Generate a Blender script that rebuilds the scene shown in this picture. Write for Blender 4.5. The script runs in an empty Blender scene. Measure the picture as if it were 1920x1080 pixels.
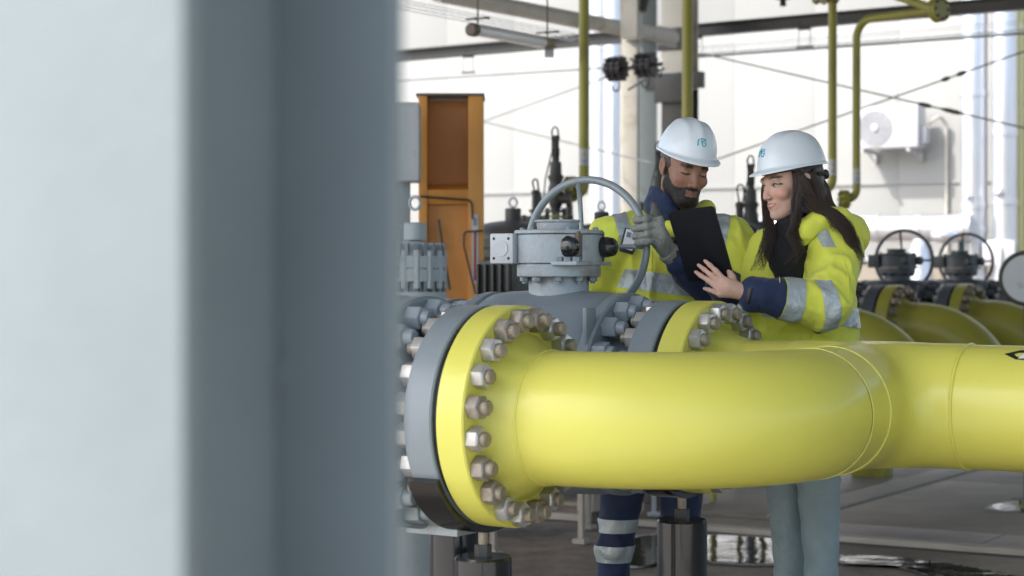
import bpy, bmesh, math, random
import numpy as np
from mathutils import Vector, Matrix, Euler
random.seed(7); np.random.seed(7)
sc = bpy.context.scene
col = sc.collection
R = math.radians
FPX = 3583.0            # focal length in photograph pixels
EYE = 1.40              # camera height

# ---------------------------------------------------------------- camera, sky, sun, exposure
cam = bpy.data.objects.new('camera', bpy.data.cameras.new('camera'))
col.objects.link(cam); sc.camera = cam
cam.location = (0, 0, EYE); cam.rotation_euler = (R(90), 0, 0)
cam.data.sensor_width = 36; cam.data.lens = 36*FPX/1920
cam.data.shift_y = -32/1920
cam.data.clip_start = .05; cam.data.clip_end = 400
cam.data.dof.use_dof = True; cam.data.dof.focus_distance = 5.6; cam.data.dof.aperture_fstop = 4.0

SUN = Vector((-.42, -.21, .50)).normalized()          # towards the sun
w = bpy.data.worlds.new('World'); sc.world = w; w.use_nodes = True
nt = w.node_tree; bg = nt.nodes['Background']
sky = nt.nodes.new('ShaderNodeTexSky'); sky.sky_type = 'NISHITA'; sky.sun_disc = False
sky.sun_elevation = math.asin(SUN.z); sky.sun_rotation = math.atan2(SUN.x, SUN.y)
sky.air_density = 1.0; sky.dust_density = 2.5; sky.ozone_density = 1.0
nt.links.new(sky.outputs[0], bg.inputs[0]); bg.inputs[1].default_value = .15
sun = bpy.data.objects.new('sun', bpy.data.lights.new('sun', 'SUN')); col.objects.link(sun)
sun.data.energy = 2.0; sun.data.angle = R(.5); sun.data.color = (1, .955, .9)
sun.rotation_euler = SUN.to_track_quat('Z', 'Y').to_euler()
sc.view_settings.view_transform = 'Standard'; sc.view_settings.look = 'None'
sc.view_settings.gamma = 1; sc.view_settings.use_curve_mapping = False
sc.view_settings.exposure = 1.46
try:
    sc.cycles.max_bounces = 8; sc.cycles.diffuse_bounces = 5
except Exception: pass

U = Vector((.854, -.520, 0)).normalized()             # along the gas lines, right and nearer
V = Vector((.520, .854, 0)).normalized()              # across them, right and away
ROT = math.atan2(U.y, U.x)
def P(px, py, Y): return Vector(((px-960)/FPX*Y, Y, EYE-(py-508)/FPX*Y))

# ---------------------------------------------------------------- materials
def mat(name, c, rough=.5, metal=0, var=.08, scale=8, bump=0, bscale=60, coat=0, rvar=.1, dirt=None, dscale=3, dlo=.55, dhi=.75, spec=.5, ior=None, emit=None, sheen=0, crease=0, bdist=.01):
    m = bpy.data.materials.new(name); m.use_nodes = True
    t = m.node_tree; b = t.nodes['Principled BSDF']; L = t.links.new
    b.inputs['Metallic'].default_value = metal
    b.inputs['Specular IOR Level'].default_value = spec
    if ior: b.inputs['IOR'].default_value = ior
    b.inputs['Coat Weight'].default_value = coat
    b.inputs['Sheen Weight'].default_value = sheen
    tc = t.nodes.new('ShaderNodeTexCoord')
    n = t.nodes.new('ShaderNodeTexNoise'); n.inputs['Scale'].default_value = scale; n.inputs['Detail'].default_value = 6
    L(tc.outputs['Object'], n.inputs['Vector'])
    mx = t.nodes.new('ShaderNodeMix'); mx.data_type = 'RGBA'
    lo = [max(0, x*(1-var)) for x in c[:3]]+[1]; hi = [min(1, x*(1+var)) for x in c[:3]]+[1]
    mx.inputs[6].default_value = lo; mx.inputs[7].default_value = hi
    L(n.outputs[0], mx.inputs[0]); out = mx.outputs[2]
    if dirt:
        n2 = t.nodes.new('ShaderNodeTexNoise'); n2.inputs['Scale'].default_value = dscale; n2.inputs['Detail'].default_value = 9; n2.inputs['Roughness'].default_value = .65
        L(tc.outputs['Object'], n2.inputs['Vector'])
        r = t.nodes.new('ShaderNodeMapRange'); r.inputs[1].default_value = dlo; r.inputs[2].default_value = dhi
        L(n2.outputs[0], r.inputs[0])
        m2 = t.nodes.new('ShaderNodeMix'); m2.data_type = 'RGBA'
        L(r.outputs[0], m2.inputs[0]); L(out, m2.inputs[6]); m2.inputs[7].default_value = list(dirt[:3])+[1]
        out = m2.outputs[2]
    L(out, b.inputs['Base Color'])
    rr = t.nodes.new('ShaderNodeMapRange'); rr.inputs[3].default_value = max(.02, rough-rvar); rr.inputs[4].default_value = min(1, rough+rvar)
    n3 = t.nodes.new('ShaderNodeTexNoise'); n3.inputs['Scale'].default_value = scale*2.7; n3.inputs['Detail'].default_value = 4
    L(tc.outputs['Object'], n3.inputs['Vector']); L(n3.outputs[0], rr.inputs[0]); L(rr.outputs[0], b.inputs['Roughness'])
    if bump:
        n4 = t.nodes.new('ShaderNodeTexNoise'); n4.inputs['Scale'].default_value = bscale; n4.inputs['Detail'].default_value = 5
        L(tc.outputs['Object'], n4.inputs['Vector'])
        bp = t.nodes.new('ShaderNodeBump'); bp.inputs['Strength'].default_value = bump; bp.inputs['Distance'].default_value = bdist
        L(n4.outputs[0], bp.inputs['Height']); L(bp.outputs[0], b.inputs['Normal'])
        if crease:
            mp = t.nodes.new('ShaderNodeMapping'); mp.inputs['Scale'].default_value = (1, 1, .55); mp.inputs['Rotation'].default_value = (.5, .3, 0)
            L(tc.outputs['Object'], mp.inputs['Vector'])
            n5 = t.nodes.new('ShaderNodeTexNoise'); n5.noise_type = 'RIDGED_MULTIFRACTAL'; n5.inputs['Scale'].default_value = 11; n5.inputs['Detail'].default_value = 3; n5.inputs['Distortion'].default_value = .7
            L(mp.outputs[0], n5.inputs['Vector'])
            b2 = t.nodes.new('ShaderNodeBump'); b2.inputs['Strength'].default_value = crease; b2.inputs['Distance'].default_value = .012
            L(n5.outputs[0], b2.inputs['Height']); L(bp.outputs[0], b2.inputs['Normal']); L(b2.outputs[0], b.inputs['Normal'])
    if emit:
        b.inputs['Emission Color'].default_value = list(emit[:3])+[1]; b.inputs['Emission Strength'].default_value = emit[3]
    return m
M = {}
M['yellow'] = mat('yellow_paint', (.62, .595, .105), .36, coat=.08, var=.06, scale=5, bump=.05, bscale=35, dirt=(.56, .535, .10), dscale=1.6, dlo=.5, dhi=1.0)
M['yellow_shade'] = mat('shaded_yellow_paint', (.27, .255, .035), .42, var=.1, scale=6, bump=.08, dirt=(.17, .15, .04), dlo=.55, dhi=.8)  # duller yellow: deep shade of the rear lines put into the colour
M['grey'] = mat('grey_valve_paint', (.20, .235, .255), .42, var=.08, scale=7, bump=.1, bscale=45, dirt=(.16, .15, .13), dscale=5, dlo=.58, dhi=.8)
M['grey_light'] = mat('light_grey_cast_paint', (.36, .41, .44), .5, var=.07, scale=9, bump=.25, bscale=70, dirt=(.20, .165, .13), dscale=7, dlo=.52, dhi=.74)
M['grey_brown'] = mat('shaded_stained_casting', (.13, .12, .11), .6, var=.2, scale=14, bump=.3, dirt=(.17, .10, .06), dscale=10, dlo=.5, dhi=.7)
M['valve_shade'] = mat('shaded_valve_grey', (.055, .062, .07), .5, var=.15, bump=.15)  # rear valves' grey, backlit shade put into the colour
M['rubber'] = mat('black_rubber', (.012, .012, .014), .55, var=.2, bump=.1)
M['black_paint'] = mat('glossy_black_paint', (.012, .013, .014), .2, var=.3, scale=4, coat=.4, bump=.12, bscale=12)
M['nut'] = mat('zinc_nut', (.47, .465, .45), .36, metal=.6, var=.12, scale=30, bump=.05, bscale=90, dirt=(.34, .26, .18), dscale=22, dlo=.55, dhi=.9)
M['nut_dull'] = mat('weathered_nut', (.32, .295, .26), .5, metal=.5, var=.25, scale=30, bump=.1, dirt=(.20, .13, .08), dscale=16, dlo=.45, dhi=.7)
M['nut_grey'] = mat('painted_nut', (.22, .26, .285), .35, var=.1, scale=20, bump=.15)
M['stud'] = mat('rusty_stud', (.31, .27, .21), .5, metal=.6, var=.3, scale=40, bump=.4, bscale=200)
M['wheel'] = mat('wheel_grey_paint', (.22, .26, .28), .3, var=.06, coat=.2)
M['dark_iron'] = mat('dark_iron', (.045, .046, .044), .5, var=.25, scale=12, bump=.2, dirt=(.08, .055, .035), dlo=.55, dhi=.8)
M['rod'] = mat('tie_rod_steel', (.14, .145, .14), .5, var=.15)
M['beam_dark'] = mat('dark_steel_beam', (.022, .023, .022), .5, var=.15, scale=3)
M['beam_pale'] = mat('pale_galvanised_steel', (.58, .56, .50), .5, metal=.0, var=.12, scale=3, dirt=(.30, .26, .19), dlo=.5, dhi=.75)
M['post'] = mat('blue_grey_column_paint', (.170, .203, .211), .45, var=.10, scale=9, bump=.1)
M['orange'] = mat('orange_paint', (.62, .28, .05), .45, var=.08, scale=3, dirt=(.35, .13, .03), dlo=.6, dhi=.85)
M['wall'] = mat('cream_wall_panel', (.345, .35, .334), .6, var=.004, scale=2)
M['plinth'] = mat('beige_plinth', (.30, .27, .22), .8, var=.1, scale=3)
M['silver'] = mat('aluminium_cladding', (.66, .68, .72), .34, metal=.8, var=.03, scale=1.5)
M['ac'] = mat('white_sheet_metal', (.50, .50, .52), .4, var=.02)
M['ac_grille'] = mat('grey_grille', (.30, .31, .32), .5)
M['white'] = mat('white_plastic', (.75, .76, .77), .4, var=.03)
M['lamp_glass'] = mat('milky_lamp_tube', (.9, .9, .95), .2, var=.03, coat=.5)
M['black'] = mat('matt_black', (.012, .012, .014), .5)
M['tablet'] = mat('black_tablet_case', (.008, .009, .013), .5, spec=.25, var=.1, bump=.05, bscale=300)
M['red'] = mat('red_marking', (.35, .03, .03), .5)
M['sticker'] = mat('grey_sticker', (.42, .44, .46), .4)
M['sticker_yellow'] = mat('warning_triangle_yellow', (.65, .45, .02), .4)
M['weld'] = mat('weld_bead_yellow', (.70, .68, .15), .3, var=.1, bump=.2, bscale=120)
M['teal'] = mat('teal_logo_print', (.02, .34, .42), .4, var=.02)
M['helmet'] = mat('white_helmet_plastic', (.66, .72, .76), .32, var=.03, scale=12, coat=.15, dirt=(.45, .48, .50), dscale=14, dlo=.66, dhi=.9)
M['helmet_in'] = mat('helmet_harness', (.02, .02, .022), .6)
M['hivis'] = mat('high_visibility_fabric', (.68, .71, .08), .75, var=.05, scale=10, bump=.10, bscale=150, sheen=.15, crease=.45, dirt=(.52, .66, .06), dscale=5, dlo=.52, dhi=.75)
M['navy'] = mat('navy_fabric', (.010, .022, .070), .8, var=.2, bump=.15, bscale=150, sheen=.1, crease=.5)
M['reflect'] = mat('silver_reflective_tape', (.40, .45, .47), .38, metal=.25, var=.1, scale=25, bump=.5, bscale=60)
M['jeans'] = mat('light_blue_denim', (.25, .325, .36), .85, var=.15, scale=20, bump=.3, bscale=180, crease=.35)
M['glove'] = mat('knitted_grey_glove', (.30, .32, .29), .9, var=.25, scale=60, bump=.7, bscale=260, dirt=(.13, .14, .13), dscale=22, dlo=.5, dhi=.7)
M['glove_dark'] = mat('dark_coated_glove', (.09, .09, .085), .7, var=.3, bump=.5, bscale=200)
M['hair'] = mat('dark_brown_hair', (.038, .023, .015), .5, var=.35, scale=40, spec=.6)
M['knit'] = mat('black_knit', (.012, .012, .014), .9, bump=.5, bscale=150)
M['boot'] = mat('black_leather', (.02, .018, .016), .5)

# skin takes its colour from a per-vertex pigment map (beard, brows, lips are pigment of the skin itself)
def skin_mat():
    m = bpy.data.materials.new('skin'); m.use_nodes = True; t = m.node_tree; b = t.nodes['Principled BSDF']; L = t.links.new
    a = t.nodes.new('ShaderNodeVertexColor'); a.layer_name = 'pigment'
    tc = t.nodes.new('ShaderNodeTexCoord')
    n = t.nodes.new('ShaderNodeTexNoise'); n.inputs['Scale'].default_value = 70; n.inputs['Detail'].default_value = 6
    L(tc.outputs['Object'], n.inputs['Vector'])
    r = t.nodes.new('ShaderNodeMapRange'); r.inputs[3].default_value = .82; r.inputs[4].default_value = 1.16
    L(n.outputs[0], r.inputs[0])
    v = t.nodes.new('ShaderNodeVectorMath'); v.operation = 'SCALE'
    L(a.outputs[0], v.inputs[0]); L(r.outputs[0], v.inputs['Scale']); L(v.outputs[0], b.inputs['Base Color'])
    b.inputs['Roughness'].default_value = .58; b.inputs['Specular IOR Level'].default_value = .32
    b.inputs['Subsurface Weight'].default_value = .12; b.inputs['Subsurface Radius'].default_value = (.012, .004, .002); b.inputs['Subsurface Scale'].default_value = .5
    bp = t.nodes.new('ShaderNodeBump'); bp.inputs['Strength'].default_value = .15; bp.inputs['Distance'].default_value = .002
    L(n.outputs[0], bp.inputs['Height']); L(bp.outputs[0], b.inputs['Normal'])
    return m
M['skin'] = skin_mat()

# ---------------------------------------------------------------- helpers
def tag(o, label=None, cat=None, group=None, kind=None):
    if label: o['label'] = label
    if cat: o['category'] = cat
    if group: o['group'] = group
    if kind: o['kind'] = kind
    return o
def thing(name, label, cat, loc=(0, 0, 0), rz=0, group=None):
    o = bpy.data.objects.new(name, None); col.objects.link(o); o.empty_display_size = .1
    o.location = loc; o.rotation_euler = (0, 0, rz)
    return tag(o, label, cat, group)
def copy_tree(o, parent=None):
    c = o.copy(); col.objects.link(c); c.parent = parent
    for ch in list(o.children): copy_tree(ch, c)
    return c
def basis(axis):
    a = Vector(axis).normalized()
    r = Vector((0, 0, 1)) if abs(a.z) < .9 else Vector((1, 0, 0))
    x = r.cross(a).normalized(); y = a.cross(x)
    return x, y, a
class MB:
    def __init__(s): s.v = []; s.f = []; s.mi = []; s.cur = 0
    def add(s, vs, fs):
        k = len(s.v); s.v += [tuple(p) for p in vs]
        for f in fs: s.f.append(tuple(i+k for i in f)); s.mi.append(s.cur)
        return s
    def box(s, c, size, rz=0, m=None):
        hx, hy, hz = [a/2 for a in size]
        vs = [Vector((x, y, z)) for z in (-hz, hz) for y in (-hy, hy) for x in (-hx, hx)]
        mm = m if m is not None else Matrix.Rotation(rz, 3, 'Z')
        return s.add([mm @ p + Vector(c) for p in vs], [(0, 2, 3, 1), (4, 5, 7, 6), (0, 1, 5, 4), (2, 6, 7, 3), (0, 4, 6, 2), (1, 3, 7, 5)])
    def lathe(s, o, axis, prof, seg=48, cap=True, phase=0):
        """prof: list of (distance along axis, radius)"""
        x, y, a = basis(axis); o = Vector(o); vs = []; fs = []
        for (t, r) in prof:
            for i in range(seg):
                an = 2*math.pi*(i+phase)/seg
                vs.append(o+a*t+(x*math.cos(an)+y*math.sin(an))*r)
        n = len(prof)
        for j in range(n-1):
            for i in range(seg):
                k = (i+1) % seg
                fs.append((j*seg+i, j*seg+k, (j+1)*seg+k, (j+1)*seg+i))
        if cap:
            if prof[0][1] > 1e-6: fs.append(tuple(reversed(range(seg))))
            if prof[-1][1] > 1e-6: fs.append(tuple((n-1)*seg+i for i in range(seg)))
        return s.add(vs, fs)
    def cyl(s, a, b, r, r2=None, seg=24, ch=0):
        a = Vector(a); b = Vector(b); r2 = r if r2 is None else r2; L = (b-a).length
        pr = [(0, r), (L, r2)] if not ch else [(0, r-ch), (ch, r), (L-ch, r2), (L, r2-ch)]
        return s.lathe(a, b-a, pr, seg)
    def tube(s, pts, r, seg=12, closed=False, cap=True):
        pts = [Vector(p) for p in pts]; n = len(pts)
        rs = r if isinstance(r, (list, tuple)) else [r]*n
        def tan(i):
            if closed: return (pts[(i+1) % n]-pts[i-1]).normalized()
            return (pts[min(i+1, n-1)]-pts[max(i-1, 0)]).normalized()
        t0 = tan(0); x, y, _ = basis(t0); vs = []; fs = []; pt = t0
        for i in range(n):
            t = tan(i); q = pt.rotation_difference(t); x = q @ x; x = (x-t*x.dot(t)).normalized(); y = t.cross(x); pt = t
            for k in range(seg):
                an = 2*math.pi*k/seg; vs.append(pts[i]+(x*math.cos(an)+y*math.sin(an))*rs[i])
        m = n if closed else n-1
        if closed: # find the twist offset of the closing ring
            tw = min(range(seg), key=lambda q: (vs[(n-1)*seg+q]-vs[0]).length)
        for j in range(m):
            for k in range(seg):
                k2 = (k+1) % seg
                if j == n-1: fs.append((j*seg+(k+tw) % seg, j*seg+(k2+tw) % seg, k2, k))
                else: fs.append((j*seg+k, j*seg+k2, (j+1)*seg+k2, (j+1)*seg+k))
        if cap and not closed: fs += [tuple(reversed(range(seg))), tuple((n-1)*seg+k for k in range(seg))]
        return s.add(vs, fs)
    def sphere(s, c, r, sx=1, sy=1, sz=1, seg=16, rings=10):
        c = Vector(c); vs = []; fs = []
        for j in range(rings+1):
            ph = math.pi*j/rings
            for i in range(seg):
                an = 2*math.pi*i/seg
                vs.append(c+Vector((r*sx*math.sin(ph)*math.cos(an), r*sy*math.sin(ph)*math.sin(an), r*sz*math.cos(ph))))
        for j in range(rings):
            for i in range(seg):
                k = (i+1) % seg; fs.append((j*seg+i, (j+1)*seg+i, (j+1)*seg+k, j*seg+k))
        return s.add(vs, fs)
    def prism(s, poly, h, m=None, o=(0, 0, 0)):
        """poly in XY extruded by h along Z"""
        n = len(poly); m = m or Matrix.Identity(3); o = Vector(o)
        vs = [m @ Vector((x, y, 0)) + o for x, y in poly]+[m @ Vector((x, y, h)) + o for x, y in poly]
        fs = [tuple(reversed(range(n))), tuple(range(n, 2*n))]+[(i, (i+1) % n, n+(i+1) % n, n+i) for i in range(n)]
        return s.add(vs, fs)
    def mesh(s, name, mats, angle=35, bevel=0):
        me = bpy.data.meshes.new(name); me.from_pydata(s.v, [], s.f); me.update()
        for m in (mats if isinstance(mats, (list, tuple)) else [mats]): me.materials.append(m)
        bm = bmesh.new(); bm.from_mesh(me); bmesh.ops.remove_doubles(bm, verts=bm.verts, dist=1e-6)
        if len(s.mi) == len(bm.faces):
            bm.faces.ensure_lookup_table()
            for f, i in zip(bm.faces, s.mi): f.material_index = i
        bmesh.ops.recalc_face_normals(bm, faces=bm.faces)
        if bevel:
            es = [e for e in bm.edges if len(e.link_faces) == 2 and e.calc_face_angle(0) > R(40)]
            bmesh.ops.bevel(bm, geom=es, offset=bevel, segments=2, affect='EDGES', profile=.6, clamp_overlap=True)
        bm.to_mesh(me); bm.free()
        for p in me.polygons: p.use_smooth = True
        me.set_sharp_from_angle(angle=R(angle))
        return me
    def build(s, name, mats, parent=None, angle=35, bevel=0, loc=(0, 0, 0)):
        o = bpy.data.objects.new(name, s.mesh(name, mats, angle, bevel)); col.objects.link(o)
        o.parent = parent; o.location = loc
        return o
def inst(name, me, parent, mtx):
    o = bpy.data.objects.new(name, me); col.objects.link(o); o.parent = parent; o.matrix_local = mtx
    return o
def arc(c, a, b, r, t0, t1, n):
    """points c + r*(cos t * a + sin t * b)"""
    c = Vector(c); a = Vector(a); b = Vector(b)
    return [c+(a*math.cos(t0+(t1-t0)*i/n)+b*math.sin(t0+(t1-t0)*i/n))*r for i in range(n+1)]
def fillet(pts, r, n=8):
    pts = [Vector(p) for p in pts]; out = [pts[0]]
    for i in range(1, len(pts)-1):
        a = (pts[i-1]-pts[i]).normalized(); b = (pts[i+1]-pts[i]).normalized()
        an = a.angle(b)
        if abs(an-math.pi) < .01: out.append(pts[i]); continue
        d = min(r/math.tan(an/2), (pts[i-1]-pts[i]).length*.49, (pts[i+1]-pts[i]).length*.49); rr = d*math.tan(an/2)
        c = pts[i]+(a+b).normalized()*(rr/math.sin(an/2))
        s = (pts[i]+a*d-c).normalized(); e = (pts[i]+b*d-c).normalized()
        tot = s.angle(e); ax = s.cross(e).normalized()
        for k in range(n+1): out.append(c+(Matrix.Rotation(tot*k/n, 3, ax) @ s)*rr)
    out.append(pts[-1]); return out

# ---------------------------------------------------------------- implicit surfaces (numpy): organic shapes and pipe fittings
def vnoise(p, seed=0):
    i = np.floor(p).astype(np.int64); f = p-i; f = f*f*(3-2*f)
    def h(a, b, c):
        n = (a*374761393+b*668265263+c*2147483647+seed*1274126177) & 0x7fffffff
        n = ((n ^ (n >> 13))*1274126177) & 0x7fffffff
        return ((n ^ (n >> 16)) & 0xffff)/65535.0*2-1
    r = 0
    for dx in (0, 1):
        for dy in (0, 1):
            for dz in (0, 1):
                wgt = (f[:, 0] if dx else 1-f[:, 0])*(f[:, 1] if dy else 1-f[:, 1])*(f[:, 2] if dz else 1-f[:, 2])
                r = r+wgt*h(i[:, 0]+dx, i[:, 1]+dy, i[:, 2]+dz)
    return r
def smin(a, b, k):
    if k <= 0: return np.minimum(a, b)
    h = np.clip(.5+.5*(b-a)/k, 0, 1)
    return b*(1-h)+a*h-k*h*(1-h)
def s_cone(p, a, b, ra, rb):
    a = np.array(a, float); b = np.array(b, float); ab = b-a; pa = p-a
    t = np.clip(pa@ab/max(ab@ab, 1e-12), 0, 1)
    return np.sqrt(((pa-t[:, None]*ab)**2).sum(1))-(ra+(rb-ra)*t)
def s_ell(p, c, r, rot=None):
    q = p-np.array(c, float)
    if rot is not None: q = q@np.array(rot)         # columns of rot = local axes
    r = np.array(r, float)
    k0 = np.sqrt(((q/r)**2).sum(1)); k1 = np.sqrt(((q/(r*r))**2).sum(1))
    return np.where(k1 > 1e-9, k0*(k0-1)/np.maximum(k1, 1e-9), -r.min())
class SDF:
    """ordered list of ops: ('cone',a,b,ra,rb,k) ('ell',c,r,rot,k) ; k<0 smooth subtracts"""
    def __init__(s): s.ops = []; s.post = None
    def cone(s, a, b, ra, rb, k=.03): s.ops.append((0, a, b, ra, rb, k)); return s
    def chain(s, pts, rs, k=.03):
        for i in range(len(pts)-1): s.cone(pts[i], pts[i+1], rs[i], rs[i+1], k)
        return s
    def ell(s, c, r, rot=None, k=.03): s.ops.append((1, c, r, rot, k)); return s
    def __call__(s, p):
        d = None
        for o in s.ops:
            k = o[-1]
            e = s_cone(p, *o[1:5]) if o[0] == 0 else s_ell(p, *o[1:4])
            if d is None: d = e
            elif k < 0: d = -smin(-d, e, -k)
            else: d = smin(d, e, k)
        if s.post is not None: d = s.post(p, d)
        return d
def axis_grid(lo, hi, segs):
    """segs: list of (a,b,h) fine stretches; elsewhere the last one's h"""
    h0 = segs[-1]; out = [lo]
    while out[-1] < hi:
        x = out[-1]; h = h0
        for sg in segs[:-1]:
            if sg[0] <= x <= sg[1]: h = min(h, sg[2])
        out.append(x+h)
    return np.array(out)
def nets(f, xs, ys, zs, margin=.02):
    nx, ny, nz = len(xs), len(ys), len(zs); st = 4
    cx = xs[::st]; cy = ys[::st]; cz = zs[::st]
    G = np.stack(np.meshgrid(cx, cy, cz, indexing='ij'), -1).reshape(-1, 3)
    dc = f(G).reshape(len(cx), len(cy), len(cz))
    hm = max(np.diff(xs).max(), np.diff(ys).max(), np.diff(zs).max())*st
    rep = lambda a: a.repeat(st, 0).repeat(st, 1).repeat(st, 2)[:nx, :ny, :nz]
    D = rep(dc).astype(np.float64); near = rep(np.abs(dc) < hm*1.75+margin)
    ii = np.argwhere(near)
    pts = np.stack([xs[ii[:, 0]], ys[ii[:, 1]], zs[ii[:, 2]]], 1)
    out = np.empty(len(pts))
    for k in range(0, len(pts), 400000): out[k:k+400000] = f(pts[k:k+400000])
    D[ii[:, 0], ii[:, 1], ii[:, 2]] = out
    S = D < 0
    c8 = [S[i:nx-1+i, j:ny-1+j, k:nz-1+k] for i in (0, 1) for j in (0, 1) for k in (0, 1)]
    cnt = sum(c.astype(np.int8) for c in c8); act = (cnt > 0) & (cnt < 8)
    A = np.argwhere(act); idx = -np.ones(act.shape, np.int64); idx[act] = np.arange(len(A))
    acc = np.zeros((len(A), 3)); n = np.zeros(len(A))
    X = [xs, ys, zs]
    corners = [(i, j, k) for i in (0, 1) for j in (0, 1) for k in (0, 1)]
    for a in corners:
        for ax in range(3):
            if a[ax]: continue
            b = list(a); b[ax] = 1
            ia = A+np.array(a); ib = A+np.array(b)
            da = D[ia[:, 0], ia[:, 1], ia[:, 2]]; db = D[ib[:, 0], ib[:, 1], ib[:, 2]]
            m = (da < 0) != (db < 0)
            t = np.where(m, da/np.where(m, da-db, 1), 0)
            pa = np.stack([X[q][ia[:, q]] for q in range(3)], 1); pb = np.stack([X[q][ib[:, q]] for q in range(3)], 1)
            acc += np.where(m[:, None], pa+(pb-pa)*t[:, None], 0); n += m
    verts = acc/n[:, None]
    faces = []
    for ax in range(3):
        o1, o2 = [(1, 2), (2, 0), (0, 1)][ax]
        sl0 = [slice(1, -1)]*3; sl0[ax] = slice(0, -1); sl1 = list(sl0); sl1[ax] = slice(1, None)
        a = S[tuple(sl0)]; b = S[tuple(sl1)]
        E = np.argwhere(a != b); off = np.array([1, 1, 1]); off[ax] = 0
        I = E+off
        def cell(d1, d2):
            J = I.copy(); J[:, o1] += d1; J[:, o2] += d2
            return idx[J[:, 0], J[:, 1], J[:, 2]]
        q = np.stack([cell(-1, -1), cell(0, -1), cell(0, 0), cell(-1, 0)], 1)
        flip = ~S[I[:, 0], I[:, 1], I[:, 2]]
        q[flip] = q[flip][:, ::-1]
        faces.append(q)
    F = np.concatenate(faces); F = F[(F >= 0).all(1)]
    return verts, F
def np_mesh(name, verts, F, mats):
    me = bpy.data.meshes.new(name)
    me.vertices.add(len(verts)); me.vertices.foreach_set('co', verts.astype(np.float32).ravel())
    k = F.shape[1]
    me.loops.add(len(F)*k); me.loops.foreach_set('vertex_index', F.astype(np.int32).ravel())
    me.polygons.add(len(F)); me.polygons.foreach_set('loop_start', np.arange(0, len(F)*k, k, dtype=np.int32))
    me.polygons.foreach_set('loop_total', np.full(len(F), k, np.int32))
    me.polygons.foreach_set('use_smooth', np.ones(len(F), bool))
    me.update(calc_edges=True); me.validate()
    for m in mats: me.materials.append(m)
    return me
def grow(name, f, lo, hi, h, mats, parent=None, segs=None):
    xs = axis_grid(lo[0], hi[0], (segs[0] if segs else [])+[h]); ys = axis_grid(lo[1], hi[1], (segs[1] if segs else [])+[h]); zs = axis_grid(lo[2], hi[2], (segs[2] if segs else [])+[h])
    v, F = nets(f, xs, ys, zs)
    me = np_mesh(name, v, F, mats)
    o = bpy.data.objects.new(name, me); col.objects.link(o); o.parent = parent
    return o
# ================================================================ THE SETTING
def uv_pt(u, v, z=0): return U*u+V*v+Vector((0, 0, z))
M['column_dark'] = mat('shade_toned_column', (.045, .044, .038), .6, var=.2, scale=4)  # shade of the lower column shaft painted as colour; plate dimples share it
# procedural concrete
def concrete():
    m = bpy.data.materials.new('polished_concrete'); m.use_nodes = True; t = m.node_tree; b = t.nodes['Principled BSDF']; L = t.links.new
    tc = t.nodes.new('ShaderNodeTexCoord')
    def noise(s, d, r=.6):
        n = t.nodes.new('ShaderNodeTexNoise'); n.inputs['Scale'].default_value = s; n.inputs['Detail'].default_value = d; n.inputs['Roughness'].default_value = r
        L(tc.outputs['Object'], n.inputs['Vector']); return n.outputs[0]
    big = noise(.8, 8); mid = noise(7, 10, .75); fine = noise(90, 4)
    cr = t.nodes.new('ShaderNodeValToRGB'); L(big, cr.inputs[0])
    e = cr.color_ramp.elements; e[0].position = .3; e[0].color = (.165, .138, .110, 1); e[1].position = .7; e[1].color = (.26, .222, .182, 1)
    c2 = t.nodes.new('ShaderNodeValToRGB'); L(mid, c2.inputs[0])
    e = c2.color_ramp.elements; e[0].position = .36; e[0].color = (.32, .31, .30, 1); e[1].position = .62; e[1].color = (1.05, 1.03, 1, 1)
    mx = t.nodes.new('ShaderNodeMix'); mx.data_type = 'RGBA'; mx.blend_type = 'MULTIPLY'; mx.inputs[0].default_value = .8
    L(cr.outputs[0], mx.inputs[6]); L(c2.outputs[0], mx.inputs[7]); L(mx.outputs[2], b.inputs['Base Color'])
    rr = t.nodes.new('ShaderNodeMapRange'); rr.inputs[3].default_value = .38; rr.inputs[4].default_value = .75; L(mid, rr.inputs[0]); L(rr.outputs[0], b.inputs['Roughness'])
    bp = t.nodes.new('ShaderNodeBump'); bp.inputs['Strength'].default_value = .25; bp.inputs['Distance'].default_value = .004
    L(fine, bp.inputs['Height']); L(bp.outputs[0], b.inputs['Normal']); return m
M['concrete'] = concrete()
M['slab'] = mat('concrete_slab', (.215, .193, .162), .55, var=.18, scale=2, bump=.2, dirt=(.17, .15, .125), dscale=3, dlo=.5, dhi=.72)
M['kerb'] = mat('pale_kerb_concrete', (.36, .33, .28), .7, var=.15, scale=6, bump=.3)
M['plate'] = mat('perforated_steel_plate', (.25, .22, .21), .5, metal=.2, var=.15, scale=5)
M['water'] = mat('puddle_water', (.030, .032, .020), .05, var=.4, scale=3, rvar=.03, ior=1.10, bump=.22, bscale=5, bdist=.02)
M['damp'] = mat('damp_edge', (.46, .47, .48), .6, var=.2, scale=20)

def sheet(name, u0, u1, v0, v1, z, m, kind='structure', n=1):
    b = MB(); b.add([uv_pt(u0, v0, z), uv_pt(u1, v0, z), uv_pt(u1, v1, z), uv_pt(u0, v1, z)], [(0, 1, 2, 3)])
    o = b.build(name, m); tag(o, kind=kind); return o
g = MB(); g.add([(-300, -300, -.004), (300, -300, -.004), (300, 300, -.004), (-300, 300, -.004)], [(0, 1, 2, 3)])
tag(g.build('ground', M['concrete']), kind='structure')
ap = MB(); ap.add([uv_pt(-60, -60, .001), uv_pt(60, -60, .001), uv_pt(60, 3.5, .001), uv_pt(-60, 3.5, .001)], [(0, 1, 2, 3)])  # unseen pale sheet, added to bounce sunlight up onto the pipes
tag(ap.build('bounce_apron', mat('bounce_apron_concrete', (.50, .48, .44), .85, var=.12, scale=1.5, bump=.2)), kind='structure')
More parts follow.
